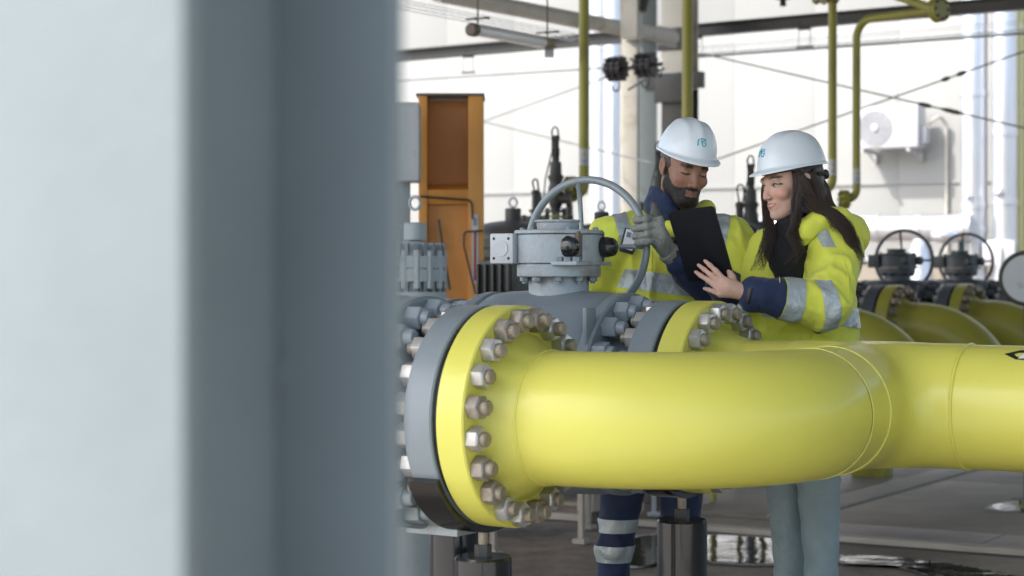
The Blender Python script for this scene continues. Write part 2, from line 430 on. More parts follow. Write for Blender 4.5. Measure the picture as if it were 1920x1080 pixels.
# slabs of the yard beyond the drain channel, joints recessed: each slab its own piece
def box_uv(mb, u0, u1, v0, v1, z0, z1):
    c = uv_pt((u0+u1)/2, (v0+v1)/2, (z0+z1)/2); mb.box(c, (u1-u0, v1-v0, z1-z0), rz=ROT)
# the drain channel edge runs along U: passes (0.70,10.5)
vk = Vector((.70, 10.5, 0)).dot(V)
floor = bpy.data.objects.new('floor', None); col.objects.link(floor); tag(floor, kind='structure')
b = MB(); box_uv(b, -14, 12, vk-.0, vk+.085, -.02, .028); b.build('channel_edge', M['kerb'], floor, bevel=.006)
b = MB(); box_uv(b, -14, 12, vk-.05, vk-.004, -.03, -.001); b.build('channel_gap', M['black'], floor)
# perforated plates behind the edge
us = -4.0; k = 0
while us < 7:
    L_ = .98
    b = MB(); box_uv(b, us+.006, us+L_-.006, vk+.09, vk+.62, -.01, .012)
    b.build('perforated_plate', M['plate'], floor, bevel=.003); us += L_; k += 1
# raised dimples of the plates (uncountable)
b = MB(); rnd = random.Random(3)
for i in range(150):
    for j in range(11):
        u = .6+i*.045+(j % 2)*.022; v = vk+.12+j*.045
        c = uv_pt(u, v, .0125); s = .016
        b.add([c+U*s, c+V*s*.6, c-U*s, c-V*s*.6, c+Vector((0, 0, .006))], [(0, 1, 4), (1, 2, 4), (2, 3, 4), (3, 0, 4)])
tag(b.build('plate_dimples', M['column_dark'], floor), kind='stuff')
# slabs
ud = Vector((1.89, 11.1, 0)).dot(U)                   # joint running along V
for i in range(-3, 5):
    for j in range(0, 4):
        u0 = ud+i*2.6; v0 = vk+.63+j*2.4
        b = MB(); box_uv(b, u0+.006, u0+2.594, v0+.006, v0+2.394, -.01, .011)
        b.build('slab', M['slab'], floor, bevel=.004)
b = MB(); box_uv(b, ud-.24, ud-.02, vk+.66, vk+9, .011, .022); b.build('pale_strip', M['kerb'], floor, bevel=.003)
b = MB(); box_uv(b, ud-.016, ud+.012, vk+.66, vk+9, .0112, .013); b.build('joint', M['black'], floor)

def blob(name, cx, cy, rx, ry, z, m, seed, n=90, rough=.25, cut=None):
    rd = random.Random(seed); ph = [rd.random()*6.28 for _ in range(8)]; vs = [Vector((cx, cy, z))]
    for i in range(n):
        t = 2*math.pi*i/n; q = 1+rough*sum(math.sin((k+2)*t+ph[k])/(k+1.6) for k in range(8))*.5
        vs.append(Vector((cx+math.cos(t)*rx*q, cy+math.sin(t)*ry*q, z)))
    b = MB(); b.add(vs, [(0, i+1, (i+1) % n+1) for i in range(n)]); o = b.build(name, m); tag(o, kind='structure'); o.visible_shadow = True; return o
# puddles: (pixel, pixel) -> ground
def G(px, py): Y = EYE*FPX/(py-508); return (px-960)/FPX*Y, Y
def puddle(pts, seed, z0=0):
    """outline through ground points, smoothed and roughened"""
    rd = random.Random(seed); n = len(pts); out = []
    for i in range(n):
        p0, p1, p2, p3 = [Vector(G(*pts[(i+k-1) % n])) for k in range(4)]
        for s in range(14):
            t = s/14; q = .5*((2*p1)+(-p0+p2)*t+(2*p0-5*p1+4*p2-p3)*t*t+(-p0+3*p1-3*p2+p3)*t**3)
            out.append(q+Vector((rd.uniform(-1, 1), rd.uniform(-1, 1)))*.012)
    c = sum(out, Vector((0, 0)))/len(out)
    for nm, mm, z, sc_ in (('puddle_rim', M['damp'], .0035, 1.0), ('puddle', M['water'], .0075, .93 if z0 == 0 else .86)):
        z += z0; b = MB(); vs = [(c.x, c.y, z)]+[(c.x+(q.x-c.x)*sc_+(0 if sc_ == 1 else rd.uniform(-1, 1)*.012), c.y+(q.y-c.y)*sc_, z) for q in out]
        b.add(vs, [(0, i+1, (i+1) % len(out)+1) for i in range(len(out))]); tag(b.build(nm, mm), kind='structure')
puddle([(1190, 1006), (1330, 1003), (1470, 1012), (1560, 1030), (1500, 1058), (1380, 1060), (1290, 1052), (1180, 1066), (1130, 1040)], 2)
puddle([(1570, 1042), (1680, 1046), (1780, 1058), (1880, 1076), (1990, 1100), (1850, 1110), (1730, 1078), (1660, 1062), (1580, 1058)], 5)
puddle([(1850, 957), (1868, 948), (1915, 943), (1970, 948), (1985, 958), (1930, 966), (1870, 964)], 8, .010)
# dark damp patches are in the concrete material

# ---------------------------------------------------------------- warehouse wall behind
WP = Vector((5.06, 25.0, 0)); Wv = WP.dot(V); Wu = WP.dot(U)
wall = thing('warehouse_wall', 'long cream panelled warehouse wall in full sun behind the pipework', 'wall', WP, ROT)
for i in range(-11, 8):
    for j in range(3):
        b = MB(); z0 = 1.53+j*3.2
        b.box((i*1.18+.59, .06, z0+1.6), (1.177, .12, 3.196)); b.build('wall_panel', M['wall'], wall, bevel=.002)
b = MB(); b.box((-2, .10, .76), (26, .24, 1.52)); b.build('plinth', M['plinth'], wall)
b = MB(); b.box((-2, .20, 6.1), (26, .1, 9.2)); b.build('backing', M['wall'], wall)
b = MB(); b.box((-2, -.03, 1.55), (26, .05, .05)); b.build('drip_rail', M['silver'], wall)
b = MB(); b.box((-2, -.02, 2.55), (26, .025, .03)); b.build('cover_strip', M['wall'], wall)

# air conditioner
acu = WP+Vector((0, 0, 2.98)); a0 = thing('air_conditioner', 'white outdoor air conditioner unit bracketed on the cream wall', 'air conditioner', acu, ROT)
b = MB(); b.box((.02, -.36, .27), (.84, .32, .54)); b.build('casing', M['ac'], a0, bevel=.02)
b = MB(); b.lathe((-.13, -.522, .26), (0, -1, 0), [(-.004, .232), (.006, .232), (.006, .05)], 40, cap=False); b.build('fan_opening', M['ac_grille'], a0)
b = MB()
for i in range(1, 9): b.tube(arc((-.13, -.532, .26), (1, 0, 0), (0, 0, 1), .026*i, 0, 2*math.pi, 40)[:-1], .0022, 5, closed=True)
for i in range(12):
    t = i*math.pi/6; b.tube([(-.13, -.534, .26), (-.13+.228*math.cos(t), -.534, .26+.228*math.sin(t))], .0022, 5)
tag(b.build('grille', M['ac'], a0), kind='stuff')
b = MB(); b.lathe((-.13, -.53, .26), (0, -1, 0), [(0, .05), (.015, .048), (.02, .04)], 24); b.build('fan_hub', M['ac'], a0)
b = MB(); b.box((.475, -.33, .16), (.07, .16, .22)); b.build('valve_cover', M['ac'], a0, bevel=.02)
for x in (-.3, .32):
    b = MB(); b.box((x, -.28, -.03), (.04, .54, .04)); b.box((x, -.03, -.10), (.04, .04, .14)); b.tube([(x, -.32, -.05), (x, -.04, -.16)], .012, 6); b.build('bracket', M['ac'], a0)
b = MB(); b.tube(fillet([(.5, -.3, .3), (.62, -.2, .42), (.66, -.05, .3), (.66, -.04, -1.5)], .08), .02, 8); b.build('refrigerant_line', M['beam_pale'], a0)

# silver clad pipes along the wall
def wallpt(px, off=0.5):   # point on a plane `off` metres before the wall that projects to column px
    k = (px-960)/FPX; v = Wv-off   # X=k*Y ; X*V.x+Y*V.y=v
    Y = v/(k*V.x+V.y); return Vector((k*Y, Y, 0))
def clad_pipe(px, r, off, label, z0=0, z1=9, collars=(2.5,)):
    p = wallpt(px, off); t = thing('clad_pipe', label, 'pipe', p, ROT, None)
    b = MB(); b.lathe((0, 0, z0), (0, 0, 1), [(0, r), (z1-z0, r)], 32); b.build('cladding', M['silver'], t)
    for z in collars:
        b = MB(); b.lathe((0, 0, z-.04), (0, 0, 1), [(0, r+.002), (.005, r+.012), (.075, r+.012), (.08, r+.002)], 32); b.build('collar', M['silver'], t)
    return t
t = clad_pipe(1826, .165, .62, 'shiny aluminium clad riser with teal lever, left of the right pair', collars=(1.9, 2.2, 3.6, 5.2))
b = MB(); b.sphere((-.06, -.20, 2.02), .085, 1, .6, 1); b.tube([(-.06, -.24, 2.0), (-.1, -.26, 1.55)], [.05, .022], 10); b.build('lever', mat('dark_teal_paint', (.02, .07, .075), .4), t)
b = MB(); b.sphere((-.02, -.17, 2.32), .06); b.build('bolt_cap', M['silver'], t)
t = clad_pipe(1884, .16, .62, 'shiny aluminium clad riser nearest the right edge of the photo', collars=(1.75, 2.25, 3.1, 5.0))
b = MB(); b.sphere((-.02, -.17, 2.36), .06); b.build('bolt_cap', M['silver'], t)
b = MB(); b.box((0, -.2, 1.62), (.4, .1, .3)); b.box((.02, -.27, 1.55), (.06, .05, .3)); b.build('junction_plate', M['silver'], t, bevel=.01)
clad_pipe(1124, .15, .62, 'aluminium clad riser left of the pale columns behind the handwheel', collars=(2.3, 4.5))
clad_pipe(1150, .14, .9, 'second aluminium clad riser beside the pale beige column', collars=(2.6, 4.8))
p = wallpt(1912, .45); t = thing('thin_gas_riser', 'thin pale yellow riser at the right edge of the wall', 'pipe', p, ROT)
b = MB(); b.lathe((0, 0, 0), (0, 0, 1), [(0, .045), (9, .045)], 16); b.build('tube', mat('pale_yellow_paint', (.62, .58, .22), .5), t)
# horizontal clad pipe
a = wallpt(1575, 1.0); c = wallpt(1822, .9); a.z = 1.4+80*24/FPX; c.z = a.z
t = thing('clad_header', 'horizontal aluminium clad pipe low on the wall behind the woman', 'pipe', (a.x, a.y, 0), 0)
A = Vector((0, 0, a.z)); Cc = A+(c-a)
b = MB(); b.tube([A-(c-a)*1.2, A, Cc], .165, 28); b.build('cladding', M['silver'], t)
for q in (.3, .62, .95):
    b = MB(); pp = A+(Cc-A)*q; b.lathe(pp-U*.04, U, [(0, .167), (.005, .18), (.075, .18), (.08, .167)], 28); b.build('collar', M['silver'], t)
b = MB(); pp = A+(Cc-A)*.62; b.lathe((pp.x, pp.y, 0), (0, 0, 1), [(0, .15), (A.z-.25, .15), (A.z-.1, .09)], 24); b.build('branch', M['silver'], t)
b = MB(); pp = A+(Cc-A)*.8+Vector((0, -.12, -.1)); b.sphere(pp, .17, 1.2, .8, .6); b.build('end_cap', M['silver'], t)

# pale columns at the wall
for px, wd, m, lab in ((1180, .142, 'beam_pale', 'beige painted column behind the black couplings'), (1215, .165, 'post', 'blue grey column right of the beige one')):
    p = wallpt(px, 8.1); t = thing('wall_column', lab, 'column', p, 0)
    b = MB(); b.box((0, 0, 2.5), (wd, .02, 5)); b.box((0, .2, 2.5), (wd, .02, 5)); b.box((0, .1, 2.5), (.015, .178, 5)); b.build('shaft', M[m], t, bevel=.003)
    b = MB(); b.box((0, .1, .015), (.4, .4, .03)); b.build('base_plate', M['beam_dark'], t)

# ---------------------------------------------------------------- canopy
roof = thing('canopy_roof', 'corrugated steel canopy roof over the gas lines', 'roof', uv_pt(0, 7, 5.05), ROT)
b = MB(); n = 180; vs = []; 
for i in range(n+1):
    x = -9+24*i/n; z = .03*(1 if (i//2) % 2 else -1)
    vs += [(x, -7.15, z), (x, 9.3, z), (x, -7.15, z+.004), (x, 9.3, z+.004)]
fs = []
for i in range(n):
    k = 4*i; fs += [(k, k+4, k+5, k+1), (k+2, k+3, k+7, k+6)]
b.add(vs, fs); b.build('roof_sheet', mat('pale_roof_sheet', (.30, .31, .31), .5), roof)
for j in range(7):
    b = MB(); b.box((3, -7.0+2.65*j, -.13), (24, .07, .16)); b.build('purlin', M['beam_dark'], roof)

def i_beam(mb, a, bb, h, wd, tf=.014, tw=.009, up=(0, 0, 1)):
    a = Vector(a); bb = Vector(bb); d = (bb-a); L_ = d.length; d.normalize(); s = d.cross(Vector(up)).normalized(); up = s.cross(d)
    mm = Matrix((d, s, up)).transposed(); c = (a+bb)/2
    mb.box(c+up*(h/2-tf/2), (L_, wd, tf), m=mm); mb.box(c-up*(h/2-tf/2), (L_, wd, tf), m=mm); mb.box(c, (L_, tw, h-2*tf), m=mm)
# long dark beam along U near the far side
A = P(700, 109, 19.9); B = P(2000, -2, 15.4)
t = thing('eaves_beam', 'long dark steel beam crossing the top of the view below the canopy', 'beam', A)
b = MB(); i_beam(b, (0, 0, 0), B-A, .11, .11); b.build('beam', M['beam_dark'], t)
for q in (.17, .53, .68):
    b = MB(); p = (B-A)*q; b.box(p-Vector((0, 0, .06)), (.10, .06, .03), rz=ROT); b.tube([p-Vector((.05, 0, 0)), p-Vector((.05, 0, .22))], .004, 6); b.tube([p-Vector((-.05, 0, 0)), p-Vector((-.05, 0, .22))], .004, 6)
    b.box(p-Vector((0, 0, .225)), (.14, .06, .015), rz=ROT); b.build('hanger', M['dark_iron'], t)
# round pale strut along V
A = P(820, -12, 13.7); B = P(1262, 71, 16.7)
t = thing('round_strut', 'pale round steel strut running from the upper left to the column', 'beam', A)
b = MB(); b.tube([(0, 0, 0), B-A], .062, 24); b.build('tube', M['beam_pale'], t)
b = MB(); d = (B-A).normalized(); b.box((B-A)-d*.12, (.34, .012, .16), rz=math.atan2(d.y, d.x)); b.build('gusset', M['beam_pale'], t)
# far column
cp = Vector(((1275-960)/FPX*17, 17, 0))
t = thing('canopy_column', 'tall steel canopy column behind the man, shade painted on its lower shaft', 'column', cp, ROT)
b = MB()
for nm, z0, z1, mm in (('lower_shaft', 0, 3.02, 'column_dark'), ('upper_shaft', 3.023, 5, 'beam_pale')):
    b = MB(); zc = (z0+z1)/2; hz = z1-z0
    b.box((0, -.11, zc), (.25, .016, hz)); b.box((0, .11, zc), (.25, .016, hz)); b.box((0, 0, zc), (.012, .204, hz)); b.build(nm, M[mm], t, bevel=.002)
b = MB(); b.box((0, 0, .015), (.5, .5, .03)); b.build('base_plate', M['dark_iron'], t)
b = MB()
for zz in (3.05, 3.45): b.box((0, -.125, zz), (.32, .016, .2))
b.box((.19, -.1, 3.08), (.16, .1, .14)); b.build('bracket', M['dark_iron'], t, bevel=.004)
b = MB(); b.box((-.03, -.135, 3.0), (.3, .05, .22)); b.box((-.2, -.12, 3.08), (.16, .04, .16)); b.build('cleat', M['dark_iron'], t, bevel=.01)
b = MB(); b.tube([(-.14, -.1, 3.18), (-.44, -.12, 3.3)], .012, 8); b.tube([(-.1, -.12, 3.2), (-.45, -.14, 3.02)], .01, 8); b.build('rod', M['dark_iron'], t)
# upper left box beam and knee brace
A = P(1170, -14, 15.5); B = P(1170, 55, 15.6)
t = thing('hanger_post', 'short pale brown hanger post above the strut', 'beam', A); b = MB(); b.box((.06, 0, -.12), (.15, .1, .5), rz=ROT); b.build('post', M['beam_pale'], t)
b = MB(); b.tube([(.20, 0, .1), (.14, 0, -.15)], .045, 8); b.build('knee', M['dark_iron'], t)

# black toothed couplings on a rod
def coupling(px, py, Y, lab):
    c = P(px, py, Y); t = thing('toothed_coupling', lab, 'coupling', c, ROT, None); t.scale = (.80, 1.1, 1.1)
    b = MB(); poly = []
    for i in range(11):
        for dd, r in ((-.16, .080), (-.1, .10), (.1, .10), (.16, .080)):
            an = 2*math.pi*(i+dd*1.6)/11; poly.append((math.cos(an)*r, math.sin(an)*r))
    mm = Matrix(((0, 0, 1), (1, 0, 0), (0, 1, 0)))
    for x in (-.09, -.02, .05): b.prism(poly, .045, m=mm, o=(x, 0, 0))
    b.cyl((-.1, 0, 0), (.1, 0, 0), .072); b.build('toothed_wheel', M['black'], t)
    b = MB(); b.tube([(-.16, 0, 0), (.2, 0, 0)], .016, 8); b.build('shaft', M['dark_iron'], t)
    b = MB(); b.tube(arc((.0, 0, -.13), (1, 0, 0), (0, 0, 1), .045, -math.pi, 0.6, 12), .008, 6); b.build('cable_loop', M['dark_iron'], t)
coupling(1155, 129, 16.4, 'left one of the two black toothed couplings beside the column')
coupling(1210, 122, 16.3, 'right black toothed coupling, next to the column')

# tie rods (X bracing) with turnbuckles
def rod(pa, pb, lab, Ya, Yb, r=.007, tb=None, cat='tie rod'):
    A = P(*pa, Ya); B = P(*pb, Yb); t = thing('tie_rod', lab, cat, A)
    b = MB(); b.tube([(0, 0, 0), B-A], r, 8); b.build('rod', M['rod'], t)
    if tb:
        for q0, q1 in tb:
            b = MB(); b.tube([(B-A)*q0, (B-A)*(q0*.7+q1*.3), (B-A)*(q0*.3+q1*.7), (B-A)*q1], [r, .019, .019, r], 8); b.build('turnbuckle', M['dark_iron'], t)
    return t
rod((1315, 100), (1990, 256), 'thin tie rod falling to the right over the air conditioner', 17.5, 14.8, tb=((.64, .68), (.70, .76)))
rod((1990, 72), (1335, 302), 'thin tie rod rising to the right edge across the silver risers', 14.9, 17.4, tb=((.24, .27), (.285, .31)))
rod((905, 228), (1145, 142), 'thin tie rod rising from the orange cabinet towards the couplings', 19.2, 16.6, r=.006)
rod((905, 228), (1240, 310), 'thin tie rod falling from the orange cabinet behind the handwheel', 19.2, 16.6, r=.007)
rod((740, 152), (1140, 127), 'thin cable conduit running left from the black couplings', 19.0, 16.6, r=.008, cat='conduit')
rod((1305, 107), (1990, 58), 'thin conduit under the wire tray right of the column', 17.2, 14.3, r=.008, cat='conduit')

# wire cable trays
def tray(pa, pb, Ya, Yb, lab, h=.06, wd=.18):
    A = P(*pa, Ya); B = P(*pb, Yb); t = thing('wire_cable_tray', lab, 'cable tray', A); D = B-A; L_ = D.length; d = D.normalized(); s = d.cross(Vector((0, 0, 1))).normalized()
    b = MB(); m = int(L_/.10)
    for k in range(3): b.tube([s*wd*(k-1)/2, s*wd*(k-1)/2+D], .0022, 4)
    for sg in (-1, 1):
        b.tube([s*wd/2*sg+Vector((0, 0, h)), s*wd/2*sg+Vector((0, 0, h))+D], .0022, 4)
    for i in range(m):
        o = d*(i*.10); b.tube([o-s*wd/2+Vector((0, 0, h)), o-s*wd/2, o+s*wd/2, o+s*wd/2+Vector((0, 0, h))], .0018, 4)
    o = b.build('wire_basket', M['silver'], t); o['kind'] = 'stuff'; return t
tray((1305, 103), (1990, 52), 17.2, 14.3, 'wire cable tray right of the column below the dark beam')
tray((735, 8), (1100, 78), 11.5, 13.6, 'wire cable tray carrying the tube lamp at the upper left')

# tube lamp
A = P(886, 56, 11.6); B = P(1036, 84, 12.6)
t = thing('tube_lamp', 'round tube lamp with brass coloured end hanging from the cable tray', 'lamp', A)
D = B-A; d = D.normalized()
b = MB(); b.tube([d*.03, D-d*.14], .034, 20); b.build('tube', M['lamp_glass'], t)
b = MB(); b.lathe((0, 0, 0), d, [(-.03, .03), (-.02, .041), (.03, .041), (.04, .036)], 24); b.build('end_cap', M['grey_brown'], t)
b = MB(); b.lathe(D-d*.15, d, [(0, .037), (.02, .040), (.04, .040), (.05, .034), (.07, .034), (.075, .04), (.10, .04), (.11, .03), (.15, .03)], 24); b.build('socket', M['stud'], t)
b = MB(); b.box(D-d*.05-Vector((0, 0, .06)), (.06, .04, .05)); b.build('cable_gland', M['grey_light'], t)
b = MB(); mm = basis(d); up = Vector((0, 0, 1)); s = d.cross(up).normalized()
b.box(D*.5+Vector((0, 0, .036)), (D.length*.9, .028, .010), m=Matrix((d, s, s.cross(d))).transposed()); b.build('reflector', M['beam_pale'], t)
for q in (.06, .93):
    b = MB(); b.tube([D*q+Vector((0, 0, .03)), D*q+Vector((0, 0, .30))], .006, 6); b.box(D*q+Vector((0, 0, .075)), (.16, .03, .01), rz=ROT); b.build('hanger', M['dark_iron'], t)
# small lamp socket hanging into the top of the frame
c = P(1468, 0, 15.5); t = thing('hanging_hook', 'small dark fitting hanging into view at the top centre', 'fitting', c)
b = MB(); b.box((0, 0, .02), (.12, .04, .03)); b.box((0, 0, -.01), (.045, .04, .08)); b.tube([(0, 0, .02), (0, 0, .4)], .01, 6); b.build('hook', M['black'], t)

# ---------------------------------------------------------------- foreground H column (lit side left)
t = thing('steel_column', 'blurred blue grey steel H column filling the left foreground', 'column', (-.19, 1.10, 0), ROT)
Wc, Hc = .205, .225     # local x = along U, near-right corner at the origin
b = MB(); b.box((-Wc/2, .007, 2.5), (Wc, .014, 5.0)); b.build('flange', M['post'], t, bevel=.002)
b = MB(); b.box((-Wc/2, Hc-.007, 2.5), (Wc, .014, 5.0)); b.build('flange', M['post'], t, bevel=.002)
b = MB(); b.box((-Wc/2, Hc/2, 2.5), (.010, Hc-.034, 5.0)); b.build('web', M['post'], t)
b = MB(); b.box((-Wc/2, Hc/2, .012), (.34, .36, .024)); b.build('base_plate', M['post'], t)
b = MB(); b.box((-Wc/2+.010, Hc-.0165, 1.33), (.010, .004, .022)); b.build('cleat', M['post'], t)
# ================================================================ GAS LINES
PZ = 1.033; PR = .168; FR = .28; BC = .245; NB = 20
def hexnut(r, L_, sr, sl, ch=.003):
    b = MB(); b.lathe((0, 0, 0), (1, 0, 0), [(0, r*.96), (ch, r), (L_-ch, r), (L_, r*.93)], 6)
    b.lathe((L_*.98, 0, 0), (1, 0, 0), [(0, r*.80), (.002, r*.78)], 18)
    s = MB(); s.lathe((L_*.9, 0, 0), (1, 0, 0), [(0, sr), (sl-.004, sr), (sl, sr*.82)], 16)
    return b.mesh('nut_shape', M['nut'], 25, bevel=.0015), s.mesh('stud_shape', M['stud'], 25)
NUT, STUD = hexnut(.0318, .033, .0185, .021)
NUT_OLD = NUT.copy(); NUT_OLD.materials[0] = M['nut_dull']
def grey_nut():
    b = MB(); b.lathe((0, 0, 0), (1, 0, 0), [(0, .032), (.003, .033), (.041, .033), (.044, .030)], 6)
    s = MB(); s.lathe((.040, 0, 0), (1, 0, 0), [(0, .0215), (.017, .0215), (.023, .018), (.0245, .010), (.025, 0)], 16)
    return b.mesh('cap_nut_shape', M['nut_grey'], 25, bevel=.002), s.mesh('dome_shape', M['nut_grey'], 40)
GNUT, DOME = grey_nut()
def bolt_ring(parent, x, r, n, z, name='nut', sub='stud', me=None, sm=None, flip=False, phase=.5, skip=None):
    rd = random.Random(int(abs(x*1000))+n)
    for i in range(n):
        an = 2*math.pi*(i+phase)/n
        m = Matrix.Translation((x, r*math.cos(an), z+r*math.sin(an)))
        if flip: m = m @ Matrix.Rotation(math.pi, 4, 'Z')
        m = m @ Matrix.Rotation(rd.uniform(0, 1.04)+an, 4, 'X')
        o = inst(name, me or (NUT_OLD if rd.random() < .35 else NUT), parent, m)
        if sm is not False: inst(sub, sm or STUD, o, Matrix.Scale(rd.uniform(.94, 1.12), 4, (1, 0, 0)))
def yflange(parent, x, z, m, side=1, nuts=True, hub=True, by=0):
    """yellow weld-neck flange whose bolted face is at x; side=+1 neck grows towards +x"""
    o = (x, by, z); b = MB()
    b.lathe((x-.08*side, by, z), (side, 0, 0), [(0, FR-.006), (.004, FR), (.076, FR), (.08, FR-.004), (.08, .20)], 96, cap=False)
    b.build('flange', m, parent, angle=28)
    b = MB(); b.lathe((x, by, z), (side, 0, 0), [(-.002, .214), (.006, .206), (.02, .196), (.042, .179), (.064, .171), (.078, PR+.0005)], 96, cap=False); b.build('hub', m, parent, angle=60)
    b = MB(); b.tube(arc((x+side*.079, by, z), (0, 1, 0), (0, 0, 1), PR+.0003, 0, 2*math.pi, 72)[:-1], .0032, 8, closed=True); b.build('weld_bead', m, parent)
    b = MB(); b.lathe((x-.093*side, by, z), (side, 0, 0), [(0, FR-.012), (.014, FR-.012)], 64); b.build('gasket', M['black'], parent)

Y1 = Vector((.027, 4.82, 0)); FB = .921; F2A = .110
pipe = thing('yellow_gas_pipe', 'large glossy yellow gas pipe with bolted flange and elbow crossing the foreground', 'pipe', Y1, ROT)
ym = M['yellow']
yflange(pipe, 0, PZ, ym)
bolt_ring(pipe, 0, BC, NB, PZ)
# elbow
def sweep(name, pts, r, m, parent, seg=64, angle=60):
    b = MB(); b.tube(pts, r, seg, cap=False); return b.build(name, m, parent, angle=angle)
Re = .457; ec = Vector((.13, Re, PZ))
el = [Vector((.075, 0, PZ))]+[ec+Vector((math.sin(t), -math.cos(t), 0))*Re for t in [math.pi/2*i/40 for i in range(41)]]
sweep('elbow', el, PR, ym, pipe)
def bead(parent, c, ax, r, m, th=.0055):
    x, y, a = basis(ax); b = MB(); b.tube(arc(c, x, y, r, 0, 2*math.pi, 80)[:-1], th, 8, closed=True); b.build('weld_bead', m, parent)
bead(pipe, (.587, .457+.005, PZ), (0, 1, 0), PR, M['weld'], .002)
# tee fitting, smooth crotch
ta = .587; tb = FB
f = SDF(); f.cone((ta-.27, tb, PZ), (ta+.30, tb, PZ), PR+.002, PR+.002, .0); f.cone((ta, .50, PZ), (ta, tb, PZ), PR+.001, PR+.001, .07)
def tee_post(p, d):
    # trim the rounded ends flat
    return np.maximum.reduce([d, p[:, 0]-(ta+.27), -(p[:, 0]-(ta-.24)), -(p[:, 1]-.575), np.abs(p[:, 2]-PZ)-(PR+.0022)])
f.post = tee_post
tee = grow('tee', f, (ta-.30, .52, PZ-.22), (ta+.33, tb+.22, PZ+.22), .0065, [ym], pipe)
sweep('spool', [(ta, .462, PZ), (ta, .585, PZ)], PR, ym, pipe)
bead(pipe, (ta, .585, PZ), (0, 1, 0), PR+.001, M['weld'], .002)
bead(pipe, (ta+.27, tb, PZ), (1, 0, 0), PR+.001, ym, .004)
sweep('header', [(ta+.265, tb, PZ), (ta+4.2, tb, PZ)], PR, ym, pipe)
sweep('inlet_spool', [(F2A+.10, tb, PZ), (ta-.235, tb, PZ)], PR, ym, pipe)
# second flange (rear line)
for part in ('',):
    b = MB(); b.lathe((F2A-.08, tb, PZ), (1, 0, 0), [(0, FR-.006), (.004, FR), (.076, FR), (.08, FR-.004), (.08, .20)], 96, cap=False); b.build('flange', ym, pipe, angle=28)
    b = MB(); b.lathe((F2A, tb, PZ), (1, 0, 0), [(-.002, .214), (.006, .206), (.02, .196), (.05, .182), (.085, .173), (.105, PR+.0005)], 96, cap=False); b.build('hub', ym, pipe, angle=60)
    b = MB(); b.lathe((F2A-.093, tb, PZ), (1, 0, 0), [(0, FR-.012), (.014, FR-.012)], 64); b.build('gasket', M['black'], pipe)
for i in range(NB):
    an = 2*math.pi*(i+.5)/NB; o = inst('nut', NUT, pipe, Matrix.Translation((F2A, tb+BC*math.cos(an), PZ+BC*math.sin(an))) @ Matrix.Rotation(an+i*.37, 4, 'X')); inst('stud', STUD, o, Matrix.Identity(4))
# small arrow label on the header
def patch(name, parent, ax0, r, a0, a1, x0, x1, m, n=10):
    b = MB(); vs = []
    for x in (x0, x1):
        for i in range(n+1):
            t = a0+(a1-a0)*i/n; vs.append((x, ax0[0]-math.sin(t)*r, ax0[1]+math.cos(t)*r))   # t from the top towards the camera side
    b.add(vs, [(i, i+1, n+2+i, n+1+i) for i in range(n)]); return b.build(name, m, parent)
def patch_poly(name, parent, ax0, r, pts, m):
    """pts (x, t) polygon lying on the cylinder"""
    b = MB(); b.add([(x, ax0[0]-math.sin(t)*r, ax0[1]+math.cos(t)*r) for x, t in pts], [tuple(range(len(pts)))]); return b.build(name, m, parent)
ax0 = (tb, PZ)
patch_poly('arrow_label', pipe, ax0, PR+.0012, [(.975, .50), (1.01, .36), (1.10, .34), (1.10, .66), (1.01, .64)], M['black'])
patch_poly('arrow_label', pipe, ax0, PR+.002, [(1.015, .62), (1.03, .38), (1.045, .38), (1.03, .62)], M['white'])
patch_poly('arrow_label', pipe, ax0, PR+.002, [(1.055, .62), (1.06, .5), (1.09, .38), (1.09, .62)], M['sticker'])
